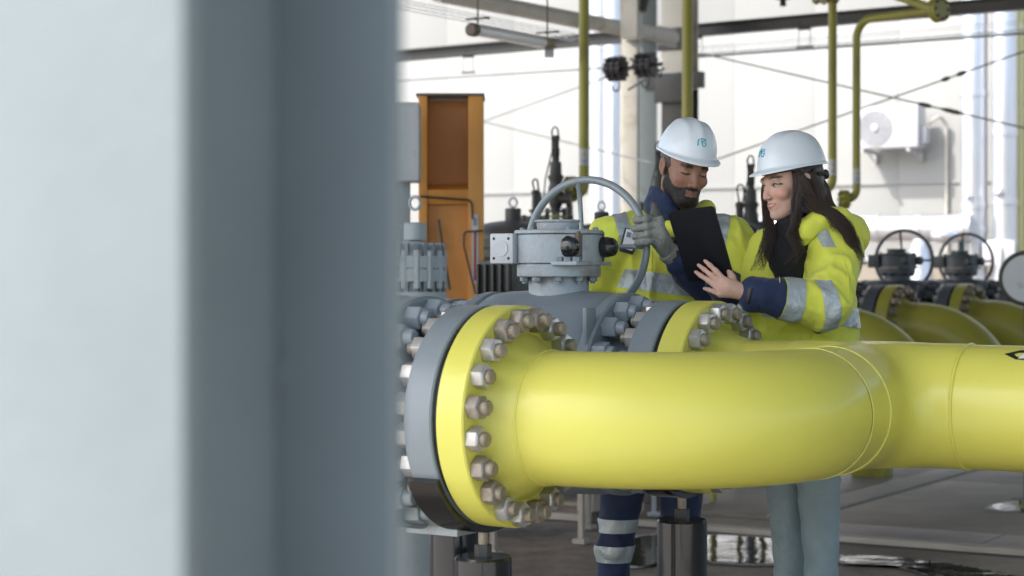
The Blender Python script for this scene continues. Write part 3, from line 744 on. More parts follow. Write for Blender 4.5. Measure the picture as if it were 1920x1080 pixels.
# little white paint spot above
# ---------------------------------------------------------------- ball valve with handwheel gearbox
def make_valve(loc, label, group):
    t = thing('ball_valve', label, 'valve', loc, ROT, group); g = M['grey']; xc = -.535
    def mir(x): return 2*xc-x
    # end flanges, necks
    for s in (0, 1):
        f = (lambda x: x) if s == 0 else mir; dr = 1 if s == 0 else -1
        b = MB(); b.lathe((f(-.173), 0, PZ), (dr, 0, 0), [(0, FR-.004), (.004, FR), (.076, FR), (.08, FR-.004)], 96); b.build('end_flange', g, t, angle=28)
        b = MB(); b.lathe((f(-.31), 0, PZ), (dr, 0, 0), [(0, .20), (.09, .185), (.14, .19)], 64); b.build('neck', g, t)
        b = MB(); b.lathe((f(-.325), 0, PZ), (dr, 0, 0), [(0, .296), (.006, .302), (.036, .302), (.042, .296)], 96); b.build('closure_ring', g, t, angle=28)
        bolt_ring(t, f(-.283), .262, 18, PZ, 'cap_nut', 'dome', GNUT, DOME, flip=s == 1)
        bolt_ring(t, f(-.173), BC, NB, PZ, 'nut', 'stud', NUT, STUD if s == 0 else False, flip=s == 0)
    b = MB(); b.lathe((-.748, 0, PZ), (1, 0, 0), [(0, .292), (.01, .298), (.05, .304), (.13, .307), (.29, .307), (.37, .304), (.415, .298), (.425, .292)], 96); b.build('body', g, t, angle=28)
    # lug plates on the closure ring
    b = MB(); b.box((-.30, -.232, PZ+.195), (.014, .06, .135)); b.build('lifting_lug', g, t, bevel=.006)
    # bonnet
    gl = M['grey_light']; gx = -.535
    b = MB(); b.lathe((gx, 0, PZ+.23), (0, 0, 1), [(0, .108), (.04, .1), (.07, .092), (.155, .092)], 48); b.build('bonnet', gl, t)
    b = MB(); b.lathe((gx, 0, 1.382), (0, 0, 1), [(0, .124), (.003, .128), (.036, .128), (.039, .125)], 64); b.build('mount_flange', gl, t, angle=28)
    for i in range(10):
        an = 2*math.pi*(i+.3)/10; b = MB()
        b.lathe((gx+.108*math.cos(an), .108*math.sin(an), 1.383), (0, 0, -1), [(0, .015), (.013, .015), (.015, .012)], 6); b.lathe((gx+.108*math.cos(an), .108*math.sin(an), 1.368), (0, 0, -1), [(0, .008), (.006, .008)], 10)
        b.build('bolt', M['nut_grey'], t)
    b = MB(); b.lathe((gx, 0, 1.423), (0, 0, 1), [(0, .128), (.002, .131), (.085, .131), (.0875, .128)], 72); b.build('gear_housing', gl, t, angle=28)
    b = MB(); b.lathe((gx, 0, 1.512), (0, 0, 1), [(0, .133), (.002, .136), (.010, .136), (.012, .133)], 72); b.build('cover_plate', gl, t, angle=28)
    b = MB(); b.lathe((gx-.005, .0, 1.524), (0, 0, 1), [(0, .062), (.022, .064), (.026, .070), (.030, .070), (.032, .066)], 56); b.build('indicator_cap', gl, t, angle=28)
    for i in range(6):
        an = 2*math.pi*(i+.25)/6; b = MB(); b.lathe((gx+.115*math.cos(an), .115*math.sin(an), 1.524), (0, 0, 1), [(0, .009), (.007, .009), (.009, .006)], 6); b.build('screw', M['nut_grey'], t)
    # worm housing at the right, recess shade and stains both put into its colour
    gb = M['grey_brown']
    b = MB(); b.box((-.450, 0, 1.474), (.062, .165, .095)); b.build('worm_housing', gb, t, bevel=.008)
    b = MB(); b.box((-.4175, .0, 1.474), (.008, .012, .10)); b.build('rib', gl, t, bevel=.002)
    b = MB(); b.lathe((-.450, -.082, 1.472), (0, -1, 0), [(0, .033), (.018, .033), (.026, .026), (.03, .012)], 28); b.build('bearing_cap', M['black_paint'], t)
    b = MB(); b.lathe((-.420, .05, 1.472), (1, -.25, 0), [(0, .03), (.03, .032), (.05, .028), (.058, .014)], 28); b.build('hub_cap', M['black_paint'], t)
    b = MB(); b.box((-.445, -.02, 1.4225), (.09, .22, .012)); b.build('foot_plate', gl, t, bevel=.004)
    for i in range(3):
        b = MB(); b.lathe((-.47+.03*i, -.11, 1.428), (0, 0, 1), [(0, .013), (.012, .013), (.014, .01)], 6); b.build('bolt', M['nut_grey'], t)
    # side stop box, left
    gw = M['grey_pale']
    b = MB(); b.box((-.668, -.09, 1.468), (.082, .06, .092)); b.build('stop_box', gw, t, bevel=.006)
    b = MB(); b.lathe((-.668, -.1205, 1.468), (0, -1, 0), [(0, .025), (.0022, .0245)], 32); b.build('stop_cap', gw, t)
    b = MB()
    for sx in (-1, 1):
        for sz in (-1, 1): b.lathe((-.668+.026*sx, -.1195, 1.468+.03*sz), (0, -1, 0), [(0, .0048), (.0012, .0046)], 12)
    b.build('screw_holes', M['black'], t)
    # handwheel: plane contains U and Z
    hw = bpy.data.objects.new('handwheel', None); col.objects.link(hw); hw.parent = t; hw.location = (-.572, .24, 1.476); hw.empty_display_size = .05
    rr = .2125; ph = R(8)
    b = MB(); b.tube(arc((0, 0, 0), (1, 0, 0), (0, 0, 1), rr, 0, 2*math.pi, 96)[:-1], .0125, 14, closed=True); b.build('rim', M['wheel'], hw, angle=60)
    for k in range(4):
        an = math.pi/2*k+ph*(1 if k == 1 else 0); d = Vector((math.cos(an), 0, math.sin(an)))
        b = MB(); b.tube([d*.02+Vector((0, -.025, 0)), d*.10+Vector((0, -.012, 0)), d*(rr-.006), d*(rr-.001)], [.0085, .0075, .0085, .014], 10); b.build('spoke', M['wheel'], hw, angle=60)
    b = MB(); b.lathe((0, .02, 0), (0, -1, 0), [(0, .028), (.05, .03), (.06, .02), (.26, .014)], 24); b.build('hub', M['dark_iron'], hw)
    # saddle and support leg
    b = MB(); vs = []; n = 24; a0, a1 = R(-150), R(-30)
    for x in (-.178, -.09):
        for r in (FR+.002, FR+.018):
            for i in range(n+1):
                an = a0+(a1-a0)*i/n; vs.append((x, r*math.cos(an), PZ+r*math.sin(an)))
    q = n+1; fs = []
    for i in range(n): fs += [(i, i+1, q+i+1, q+i), (2*q+i, 3*q+i, 3*q+i+1, 2*q+i+1), (i, 2*q+i, 2*q+i+1, i+1), (q+i, q+i+1, 3*q+i+1, 3*q+i)]
    fs += [(0, q, 3*q, 2*q), (n, 2*q+n, 3*q+n, q+n)]
    b.add(vs, fs); b.build('saddle', M['black_paint'], t, angle=50)
    b = MB(); b.lathe((-.27, .10, 0), (0, 0, 1), [(0, .066), (.715, .066)], 40); b.lathe((-.27, .10, 0), (0, 0, 1), [(0, .10), (.02, .10)], 40); b.build('leg', M['black_paint'], t)
    b = MB(); b.box((-.27, .09, .728), (.16, .2, .024)); b.build('leg_plate', M['grey_light'], t, bevel=.004)
    return t
M['grey_pale'] = mat('pale_grey_paint', (.50, .53, .55), .45, var=.06, scale=14, bump=.2, dirt=(.3, .28, .26), dscale=12, dlo=.58, dhi=.8)
Y2 = Y1+U*F2A+V*FB
def lift(v): return Vector((v.x, v.y, 0))
GV = 'grey ball valves with gearbox and handwheel'
val = make_valve(Y2, 'grey ball valve with gearbox and the handwheel the man is holding', GV)
v1 = copy_tree(val); v1.location = Y1
for ch in list(val.children):
    if ch.name.startswith('leg'): bpy.data.objects.remove(ch)
for ch in list(v1.children_recursive):
    if ch.name.split('.')[0] in ('handwheel', 'rim', 'spoke', 'hub', 'worm_housing', 'rib', 'bearing_cap', 'hub_cap', 'foot_plate', 'stop_box', 'stop_cap', 'screw_holes'): bpy.data.objects.remove(ch)
v1['x'] = 0; del v1['x']; v1['label'] = 'nearest grey ball valve, half hidden behind the foreground column'

# yellow inlet pipes that feed the valves from the left
for F, lab in ((Y1, 'yellow inlet pipe left of the nearest valve, behind the foreground column'), (Y2, 'yellow inlet pipe left of the valve with the handwheel')):
    t = thing('inlet_gas_pipe', lab, 'pipe', F-U*1.07, ROT)
    yflange(t, -.083+.08, PZ, yo_ := M['yellow_shade'], side=-1); bolt_ring(t, -.003, BC, NB, PZ, flip=True)
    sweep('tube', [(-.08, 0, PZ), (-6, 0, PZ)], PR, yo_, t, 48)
    for x in (-2.2, -4.8):
        b = MB(); b.lathe((x, 0, 0), (0, 0, 1), [(0, .12), (.015, .12), (.016, .06), (PZ-PR+.01, .06)], 32); b.build('stand', M['black_paint'], t)
# black support pots under the near flanges
for i, (F, lab) in enumerate(((Y1, 'black cylinder support pot under the near yellow flange'), (Y2, 'black cylinder support pot under the rear yellow flange'))):
    p = F-U*.118; t = thing('pipe_support', lab, 'pipe support', p, ROT, 'black support pots under the pipes')
    b = MB(); b.lathe((0, 0, 0), (0, 0, 1), [(0, .13), (.015, .13), (.016, .074), (.665, .074), (.672, .070)], 48); b.build('pot', M['black_paint'], t, angle=28)
    b = MB(); b.lathe((0, 0, .672), (0, 0, 1), [(0, .022), (.03, .022)], 6); b.build('locknut', M['dark_iron'], t)
    b = MB(); b.lathe((0, 0, .66), (0, 0, 1), [(0, .013), (.078, .013)], 16); b.build('threaded_rod', M['stud'], t)

# ---------------------------------------------------------------- three lines further back
yo = M['yellow_shade']
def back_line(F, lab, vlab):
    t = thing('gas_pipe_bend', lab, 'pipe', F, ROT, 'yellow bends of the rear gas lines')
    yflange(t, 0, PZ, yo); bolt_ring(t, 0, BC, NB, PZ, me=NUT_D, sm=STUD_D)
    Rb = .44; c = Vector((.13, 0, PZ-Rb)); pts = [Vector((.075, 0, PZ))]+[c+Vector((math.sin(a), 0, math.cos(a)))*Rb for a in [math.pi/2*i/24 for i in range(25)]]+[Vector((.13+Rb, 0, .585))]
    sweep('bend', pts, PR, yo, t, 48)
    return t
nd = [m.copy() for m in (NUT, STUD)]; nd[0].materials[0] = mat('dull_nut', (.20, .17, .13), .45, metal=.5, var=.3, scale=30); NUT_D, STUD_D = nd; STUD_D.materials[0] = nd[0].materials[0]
F3 = Vector((2.445, 12.0, 0)); 
for k, (lab, vl) in enumerate((
        ('olive yellow rear pipe bend just right of the woman, flange hidden by her', 'dark grey ball valve hidden behind the woman'),
        ('olive yellow bend of the rear line left of the last one in view', 'dark grey ball valve behind the woman shoulder'),
        ('olive yellow bend of the rear line nearest the right edge', 'dark grey ball valve whose handwheel stands left of the other'),
        ('olive yellow bend mostly outside the right edge', 'dark grey ball valve whose handwheel stands beside the round disc'))):
    F = F3+V*1.4*(k-1)
    back_line(F, lab, vl)
    c = copy_tree(val); c.location = F; c['label'] = vl
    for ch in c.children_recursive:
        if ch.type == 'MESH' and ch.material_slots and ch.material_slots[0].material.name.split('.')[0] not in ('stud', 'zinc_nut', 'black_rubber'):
            ch.material_slots[0].link = 'OBJECT'; ch.material_slots[0].material = M['valve_shade']
    for ch in list(c.children):
        if ch.name.startswith('leg') or ch.name.startswith('saddle'): bpy.data.objects.remove(ch)
mf = F3-V*1.8+U*.57; t = thing('low_manifold', 'low olive yellow manifold into which the rear bends drop, behind the header', 'pipe', (mf.x, mf.y, 0), ROT)
b = MB(); b.tube([(0, -1.1, .60), (0, 5.4, .60)], .165, 40); b.build('tube', yo, t)
for yv in (-1.0, 5.2):
    b = MB(); b.lathe((0, yv, 0), (0, 0, 1), [(0, .08), (.44, .08)], 20); b.build('stand', M['dark_iron'], t)

# round pale disc on a stand at the right edge
c = P(1926, 522, 11.6); t = thing('round_disc_sign', 'round pale disc in a dark ring at the right edge', 'sign', (c.x, c.y, 0), ROT+R(12))
b = MB(); b.lathe((0, -.02, c.z), (0, -1, 0), [(0, .15), (.006, .15)], 56); b.build('disc', M['grey_pale'], t)
b = MB(); b.tube(arc((0, -.015, c.z), (1, 0, 0), (0, 0, 1), .155, 0, 2*math.pi, 56)[:-1], .016, 10, closed=True); b.build('ring', M['dark_iron'], t)
b = MB(); b.lathe((0, 0, 0), (0, 0, 1), [(0, .02), (c.z-.14, .02)], 12); b.lathe((0, 0, 0), (0, 0, 1), [(0, .1), (.012, .1)], 20); b.build('stand', M['dark_iron'], t)

# ---------------------------------------------------------------- thin yellow risers
def riser(pts, r, lab, flanges=(), stick=None, m=None):
    o = Vector((pts[0].x, pts[0].y, 0)); t = thing('gas_riser', lab, 'pipe', o); m = m or M['yellow_shade']
    b = MB(); b.tube(fillet([p-o for p in pts], .14, 8), r, 20); b.build('tube', m, t, angle=60)
    for (q, ax, fr, th) in flanges:
        b = MB(); b.lathe(q-o-Vector(ax).normalized()*th, ax, [(0, fr), (th*.9, fr), (th*.91, fr*.9), (th*1.09, fr*.9), (th*1.1, fr), (2*th, fr)], 28); 
        b.build('flange', m, t, angle=28)
        for i in range(8):
            x, y, a = basis(ax); an = i*math.pi/4; cc = q-o+(x*math.cos(an)+y*math.sin(an))*fr*.8
            b = MB(); b.lathe(cc-a*(th+.012), a, [(0, .011), (2*th+.024, .011)], 6); b.build('bolt', M['dark_iron'], t)
    if stick:
        z, h = stick; base = pts[stick_i(pts)]-o
        for (z0, z1, mm, rr) in ((z, z+h, 'sticker', .0012), (z+h*.55, z+h*.98, 'sticker_yellow', .0022)):
            pass
        b = MB(); vs = []; n = 12
        for zz in (z-h*.5, z+h*.5):
            for i in range(n+1):
                an = R(-90-75+150*i/n); vs.append((base.x+(r+.0012)*math.cos(an), base.y+(r+.0012)*math.sin(an), zz))
        b.add(vs, [(i, i+1, n+2+i, n+1+i) for i in range(n)]); b.build('warning_sticker', M['sticker'], t)
        b = MB(); tri = []
        for (dx, dz) in ((-.8, .02), (.8, .02), (0, .42)):
            an = R(-90)+dx*.95; tri.append((base.x+(r+.0025)*math.cos(an), base.y+(r+.0025)*math.sin(an), z+h*dz))
        mid = (base.x, base.y-(r+.0035), z+h*.02); tri.insert(1, mid)
        b.add(tri, [(0, 1, 3), (1, 2, 3)]); b.build('warning_triangle', M['sticker_yellow'], t)
        b = MB(); b.box((base.x, base.y-(r+.005), z+h*.16), (.006, .002, h*.16)); b.build('warning_bolt_sign', M['black'], t)
        for zq, wq in ((.2, 1.0), (.3, .8)): b = MB(); b.box((base.x, base.y-(r+.005), z-h*zq), (r*wq, .002, h*.03)); b.build('print_line', M['black'], t)
    return t
def stick_i(pts): return max(range(len(pts)-1), key=lambda i: abs(pts[i].z-pts[i+1].z))
def PP(px, py, Y): return P(px, py, Y)
Yr = 12.6
r1 = riser([PP(1068, 368, Yr), PP(1095, 360, Yr), PP(1095, -260, Yr)], .034, 'yellow riser left of the man rising from the tall relief valve', flanges=[(PP(1070, 346, Yr)+Vector((0, 0, -.03)), (1, -.2, .0), .085, .03)], stick=(EYE+(508-295)/FPX*Yr, .11))
Y_ = 13.2
r2 = riser([PP(1289, 420, Y_), PP(1289, -260, Y_)], .038, 'thick yellow riser coming down behind the man helmet')
Y3 = 14.0
r3 = riser([PP(1515, 362, Y3), PP(1561, 358, Y3), PP(1561, 8, Y3), PP(1561, -40, Y3)], .032, 'yellow riser right of the woman, left one of the close pair', flanges=[(PP(1548, -2, Y3), (0, 0, 1), .1, .02)], stick=(EYE+(508-314)/FPX*Y3, .115))
A = PP(1606, 372, Y3)
r4 = riser([PP(1572, 375, Y3), PP(1606, 372, Y3), PP(1606, 38, Y3), PP(1770, 17, Y3-.6)], .029, 'yellow riser bending right at the top, right one of the close pair', flanges=[(PP(1760, 18, Y3-.6), (-.6, .8, -.05), .088, .03), (PP(1583, 374, Y3), (1, .1, 0), .07, .025)], stick=(EYE+(508-330)/FPX*Y3, .11))
A = PP(1655, -16, Y3+.0); B = PP(1752, 17, Y3-.62)
t = thing('gas_crossover', 'shiny yellow crossover pipe coming in at the top towards the round flange', 'pipe', A); b = MB(); b.tube([(B-A)*-.6, B-A], .031, 20); b.build('tube', M['yellow_shade'], t)

# ---------------------------------------------------------------- relief valves (dark, tall) with cable loop
def relief(base, lab, s=1.0):
    t = thing('relief_valve', lab, 'relief valve', (base.x, base.y, 0), 0, 'tall dark relief valves'); t.scale = (.80, .80, .64); z = base.z/.64; d = M['dark_iron']
    b = MB(); b.lathe((0, 0, 0), (0, 0, 1), [(0, .05), (z-.22, .05), (z-.22, .035), (z-.05, .035)], 20); b.build('inlet_pipe', M['grey_light'], t)
    for zz in (-.10, -.045): 
        b = MB(); b.lathe((0, 0, z+zz), (0, 0, 1), [(0, .095), (.022, .095)], 24); b.build('inlet_flange', M['yellow_shade'] if zz < -.08 else d, t)
    for i in range(6):
        an = i*math.pi/3+.3; b = MB(); b.lathe((.08*math.cos(an), .08*math.sin(an), z-.125), (0, 0, 1), [(0, .012), (.125, .012)], 6); b.build('bolt', d, t)
    b = MB(); b.lathe((0, 0, z-.03), (0, 0, 1), [(0, .035), (.05, .05), (.10, .062), (.18, .066), (.25, .06), (.27, .052), (.30, .052), (.34, .066), (.36, .066), (.37, .05), (.50, .046)], 28); b.build('bonnet', d, t)
    b = MB(); b.lathe((0, 0, z+.47), (0, 0, 1), [(0, .03), (.06, .03), (.065, .033), (.14, .033), (.145, .028), (.22, .028), (.225, .034), (.27, .034)], 20); b.build('spring_cap', d, t)
    b = MB(); b.lathe((.03, -.02, z+.09), (1, -.15, 0), [(0, .05), (.06, .05), (.06, .085), (.1, .085)], 24); b.build('outlet', d, t)
    b = MB(); zt = z+.72
    lp = [(-.02, -.02, zt-.04), (-.035, -.03, zt+.06), (-.01, -.03, zt+.12), (.018, -.03, zt+.08), (.02, -.03, zt+.02)]
    b.tube(fillet(lp, .06, 5), .007, 8)
    b.tube(fillet([(-.03, -.03, zt), (-.03, -.04, zt-.14), (-.085, -.05, zt-.42), (-.11, -.05, z-.05)], .1, 5), .006, 8); b.build('cable', M['black'], t)
    b = MB(); b.tube(fillet([(-.12, -.05, z-.06), (-.145, -.05, z+.08), (-.16, -.05, z+.18), (-.14, -.05, z+.17), (-.10, -.05, z)], .06, 5), .012, 8); b.build('sealed_hose', M['dark_iron'], t)
    return t
relief(PP(1042, 390, 12.5), 'tall dark relief valve with a wire loop on top above the handwheel')
relief(PP(1408, 440, 12.8), 'tall dark relief valve with a wire loop between the man and the woman')
relief(PP(1236, 412, 13.0), 'tall dark relief valve whose hooked wire shows beside the man helmet')

def pilot(px, pyt, pyb, Y, lab, s=1.0):
    a = P(px, pyt, Y); z1 = a.z; z0 = P(px, pyb, Y).z; t = thing('pilot_valve', lab, 'pilot valve', (a.x, a.y, 0), ROT); h = z1-z0; d = M['dark_iron']
    b = MB(); b.lathe((0, 0, 0), (0, 0, 1), [(0, .018), (z0, .018)], 12); b.build('stem_pipe', M['yellow_shade'], t)
    b = MB(); b.lathe((0, 0, z0), (0, 0, 1), [(0, .03*s), (h*.1, .03*s), (h*.11, .045*s), (h*.16, .045*s), (h*.17, .03*s), (h*.34, .033*s), (h*.36, .05*s), (h*.40, .05*s), (h*.41, .026*s), (h*.72, .024*s), (h*.74, .030*s), (h*.78, .03*s), (h*.80, .016*s)], 16); b.build('body', d, t, angle=30)
    b = MB(); b.lathe((-.1*s, 0, z0+h*.22), (1, 0, 0), [(0, .022*s), (.2*s, .022*s)], 12); b.sphere((-.1*s, 0, z0+h*.22), .032*s, seg=10, rings=8); b.sphere((.1*s, 0, z0+h*.22), .032*s, seg=10, rings=8); b.build('cross_fitting', d, t)
    b = MB(); b.lathe((0, 0, z0+h*.02), (0, 0, 1), [(0, .055*s), (.02, .055*s)], 8); b.build('union_nut', M['yellow_shade'], t)
    b = MB(); b.tube(fillet([(0, 0, z0+h*.75), (-.02*s, -.01, z1), (.03*s, -.01, z1+.01), (.045*s, -.01, z0+h*.7), (.05*s, -.01, z0+h*.3), (.12*s, -.02, z0+h*.1), (.14*s, -.02, z0-.1)], .05, 5), .006, 8); b.build('cable', M['black'], t)
    return t
pilot(1387, 348, 500, 12.6, 'dark pilot valve with cable loop just right of the man shoulder')
pilot(1003, 338, 430, 12.2, 'small dark pilot valve left of the tall relief valve above the handwheel', .8)
pilot(1066, 352, 440, 12.9, 'small dark pilot valve seen through the handwheel', .7)
pilot(1430, 420, 560, 12.4, 'dark pilot valve low behind the woman hair', .9)
pilot(1338, 470, 590, 11.6, 'dark pilot valve behind the tablet', 1)
# domed filter vessels with lifting eyes
def vessel(px, pytop, Y, r, lab, m=M['dark_iron'], h=.12):
    c = P(px, pytop, Y); t = thing('domed_vessel', lab, 'vessel', (c.x, c.y, 0), ROT, None); z = c.z
    b = MB(); b.lathe((0, 0, 0), (0, 0, 1), [(0, r*.78), (z-.30, r*.78)], 48); b.build('shell', m, t)
    b = MB(); b.lathe((0, 0, z-.30), (0, 0, 1), [(0, r), (.05, r), (.052, r*.96), (.058, r*.96), (.06, r), (.11, r)], 48); b.build('lid_flange', m, t, angle=28)
    b = MB(); pr = [(r*.86*1.0-0*r, 0)]; b.lathe((0, 0, z-.19), (0, 0, 1), [(h*math.sin(a), r*.86*math.cos(a)) for a in [math.pi/2*i/10 for i in range(10)]]+[(h, .05), (h+.07, .05), (h+.075, .04)], 48, cap=True); b.build('dome', m, t, angle=50)
    for i in range(14):
        an = 2*math.pi*i/14; b = MB(); b.lathe((r*.92*math.cos(an), r*.92*math.sin(an), z-.33), (0, 0, 1), [(0, .016), (.16, .016), (.165, .012)], 8); b.build('bolt', m, t)
    b = MB(); b.tube(arc((0, 0, z+.04), (1, 0, 0), (0, 0, 1), .028, 0, 2*math.pi, 20)[:-1], .007, 8, closed=True); b.build('lifting_eye', M['grey_light'], t)
    return t
vessel(962, 392, 11.8, .37, 'dark domed vessel with lifting eye left of the handwheel')
vessel(1128, 398, 12.4, .36, 'dark domed vessel with lifting eye directly behind the handwheel')
t = vessel(778, 398, 8.3, .135, 'grey regulator with finned shell beside the foreground column', M['grey_light'], .07)
b = MB()
for i in range(20):
    an = 2*math.pi*i/20; b.box((.118*math.cos(an), .118*math.sin(an), 1.40), (.03, .012, .24), rz=an)
b.build('cooling_fins', M['grey'], t)
b = MB(); b.lathe((0, 0, 1.26), (0, 0, 1), [(0, .14), (.05, .14)], 40); b.build('base_ring', M['grey_light'], t)
# pipework and casing beyond the gearbox
def dark_block(px0, px1, py0, py1, Y, lab, nm='pump_casing', m='dark_iron'):
    a = P(px0, py0, Y); c = P(px1, py1, Y); t = thing(nm, lab, 'casing', ((a.x+c.x)/2, Y, 0), ROT); wd = (c.x-a.x)/.9; z1 = a.z; z0 = max(0, c.z)
    b = MB(); b.box((0, 0, (z0+z1)/2), (wd, .25, z1-z0)); b.build('housing', M[m], t, bevel=.02)
    for i in range(5):
        b = MB(); b.box((wd*(-.4+.2*i), -.135, (z0+z1)/2), (wd*.05, .03, (z1-z0)*.8)); b.build('rib', M['dark_iron'], t, bevel=.004)
    for s in (-1,):
        b = MB(); b.box((s*wd*.4, 0, z0/2+.01), (.026, .026, z0)); b.box((s*wd*.4, 0, .012), (.07, .07, .024)); b.build('leg', M['kerb'], t)
    return t
dark_block(916, 990, 488, 560, 9.4, 'ribbed dark grey casing behind the gearbox')
dark_block(1085, 1130, 515, 560, 9.8, 'low dark casing between the gearbox and the man')

# ---------------------------------------------------------------- orange steel frame
Yo = 10.2
a = P(785, 185, Yo); c = P(907, 545, Yo)
wd = c.x-a.x; t = thing('orange_cabinet', 'tall orange steel frame with recessed front and red marked gauge', 'cabinet', ((a.x+c.x)/2, Yo, 0), 0)
zt = a.z; o = M['orange']
b = MB(); b.box((wd/2-.04, 0, zt/2), (.078, .34, zt)); b.build('side_post', o, t, bevel=.004)
b = MB(); b.box((-wd/2+.03, 0, zt/2), (.045, .34, zt)); b.build('side_post', o, t, bevel=.004)
b = MB(); b.box((-.01, .02, zt/2), (wd-.10, .02, zt-.02)); b.build('back_panel', mat('deep_orange_paint', (.50, .20, .04), .5, dirt=(.2, .08, .02)), t)
b = MB(); b.box((-.01, -.03, 1.4+(508-362)/FPX*Yo), (wd-.11, .27, .075), m=Matrix.Rotation(R(12), 3, 'X')); b.build('ledge', o, t, bevel=.004)
b = MB(); b.box((0, 0, zt+.007), (wd+.01, .36, .012)); b.build('top_plate', M['grey_brown'], t)
b = MB(); b.box((-.008, -.10, 1.01), (wd-.125, .02, 1.56)); b.build('lower_panel', mat('mid_orange_paint', (.58, .25, .045), .45, dirt=(.3, .13, .04)), t)
x0 = P(892, 500, Yo).x-(a.x+c.x)/2
b = MB(); b.box((x0, -.175, 1.4+(508-468)/FPX*Yo), (.035, .008, .36)); b.build('gauge_plate', M['grey_pale'], t)
b = MB(); b.box((x0, -.181, 1.4+(508-480)/FPX*Yo), (.012, .006, .26)); b.build('red_column', M['red'], t)
b = MB(); b.box((x0, -.181, 1.4+(508-418)/FPX*Yo), (.018, .006, .04)); b.build('gauge_head', M['grey'], t)
b = MB(); z3 = EYE+(508-378)/FPX*Yo
b.tube(fillet([(-wd/2+.02, -.2, z3+.02), (wd/2-.06, -.2, z3), (wd/2-.055, -.2, z3-.1)], .03, 5), .006, 8); b.tube(fillet([(-.06, -.22, z3-.10), (.0, -.22, 1.3)], .03), .007, 8)
b.tube(fillet([(wd/2, -.21, z3-.16), (wd/2-.1, -.21, z3-.165), (wd/2-.1, -.21, z3-.24), (wd/2-.04, -.21, 1.28)], .02, 4), .005, 8); b.build('impulse_tube', M['dark_iron'], t)
# grey box further left, peeping past the column
a = P(700, 192, 9.6); c = P(786, 340, 9.6)
t = thing('grey_box', 'pale grey control box left of the orange frame', 'cabinet', ((a.x+c.x)/2, 9.7, 0), 0)
b = MB(); b.box((0, 0, (a.z+c.z)/2), (c.x-a.x, .25, a.z-c.z)); b.build('casing', M['grey_pale'], t, bevel=.012)
b = MB(); b.box((.02, .05, c.z/2), (.08, .08, c.z)); b.build('stand', M['grey'], t)

# ---------------------------------------------------------------- low things seen under the pipe
def post(px, py, Y, lab, m, w_=.035):
    c = P(px, py, Y); t = thing('marker_post', lab, 'post', (c.x, c.y, 0), ROT)
    b = MB(); b.box((0, 0, .5), (w_, w_, 1.0)); b.build('shaft', m, t, bevel=.003)
    b = MB(); b.box((0, 0, .012), (w_*2.6, w_*2.6, .024)); b.build('foot', m, t, bevel=.004)
Yp = EYE*FPX/(992-508)
post(1103, 992, Yp, 'slim white post with foot plate left of the man leg', M['kerb'], .026)
post(1226, 965, EYE*FPX/(968-508), 'slim pale post between the man legs', M['grey_pale'], .022)
post(884, 1010, EYE*FPX/(1040-508), 'slim pale post behind the near support pot', M['grey_pale'], .028)
def low_box(px0, px1, pyb, pyt, lab, m):
    Y = EYE*FPX/(pyb-508); a = P(px0, pyt, Y); c = P(px1, pyb, Y); t = thing('equipment_cabinet', lab, 'cabinet', ((a.x+c.x)/2, Y+.25, 0), ROT)
    w_ = (c.x-a.x)*1.05; b = MB(); b.box((0, 0, a.z/2+.03), (w_, .35, a.z-.06)); b.build('casing', m, t, bevel=.01)
    b = MB(); b.box((0, -.178, a.z/2+.03), (w_*.84, .008, a.z*.8)); b.build('door', m, t, bevel=.003)
    b = MB(); b.box((0, 0, .03), (w_*.9, .3, .06)); b.build('base', M['dark_iron'], t)
low_box(1112, 1150, 984, 890, 'dull grey cabinet behind the man leg', M['kerb'])
low_box(1232, 1275, 965, 890, 'dark grey cabinet behind the rear support pot', M['dark_iron'])
# yellow pedestal low behind the tee
Yq = EYE*FPX/(897-508); c = P(1638, 897, Yq); t = thing('yellow_pedestal', 'worn yellow pedestal on the floor behind the header', 'pedestal', (c.x, c.y+.05, 0), ROT)
b = MB(); b.box((0, 0, .1), (.22, .2, .2)); b.build('block', M['yellow_shade'], t, bevel=.01)
b = MB(); b.box((0, 0, .21), (.18, .16, .02)); b.build('top_plate', M['dark_iron'], t)
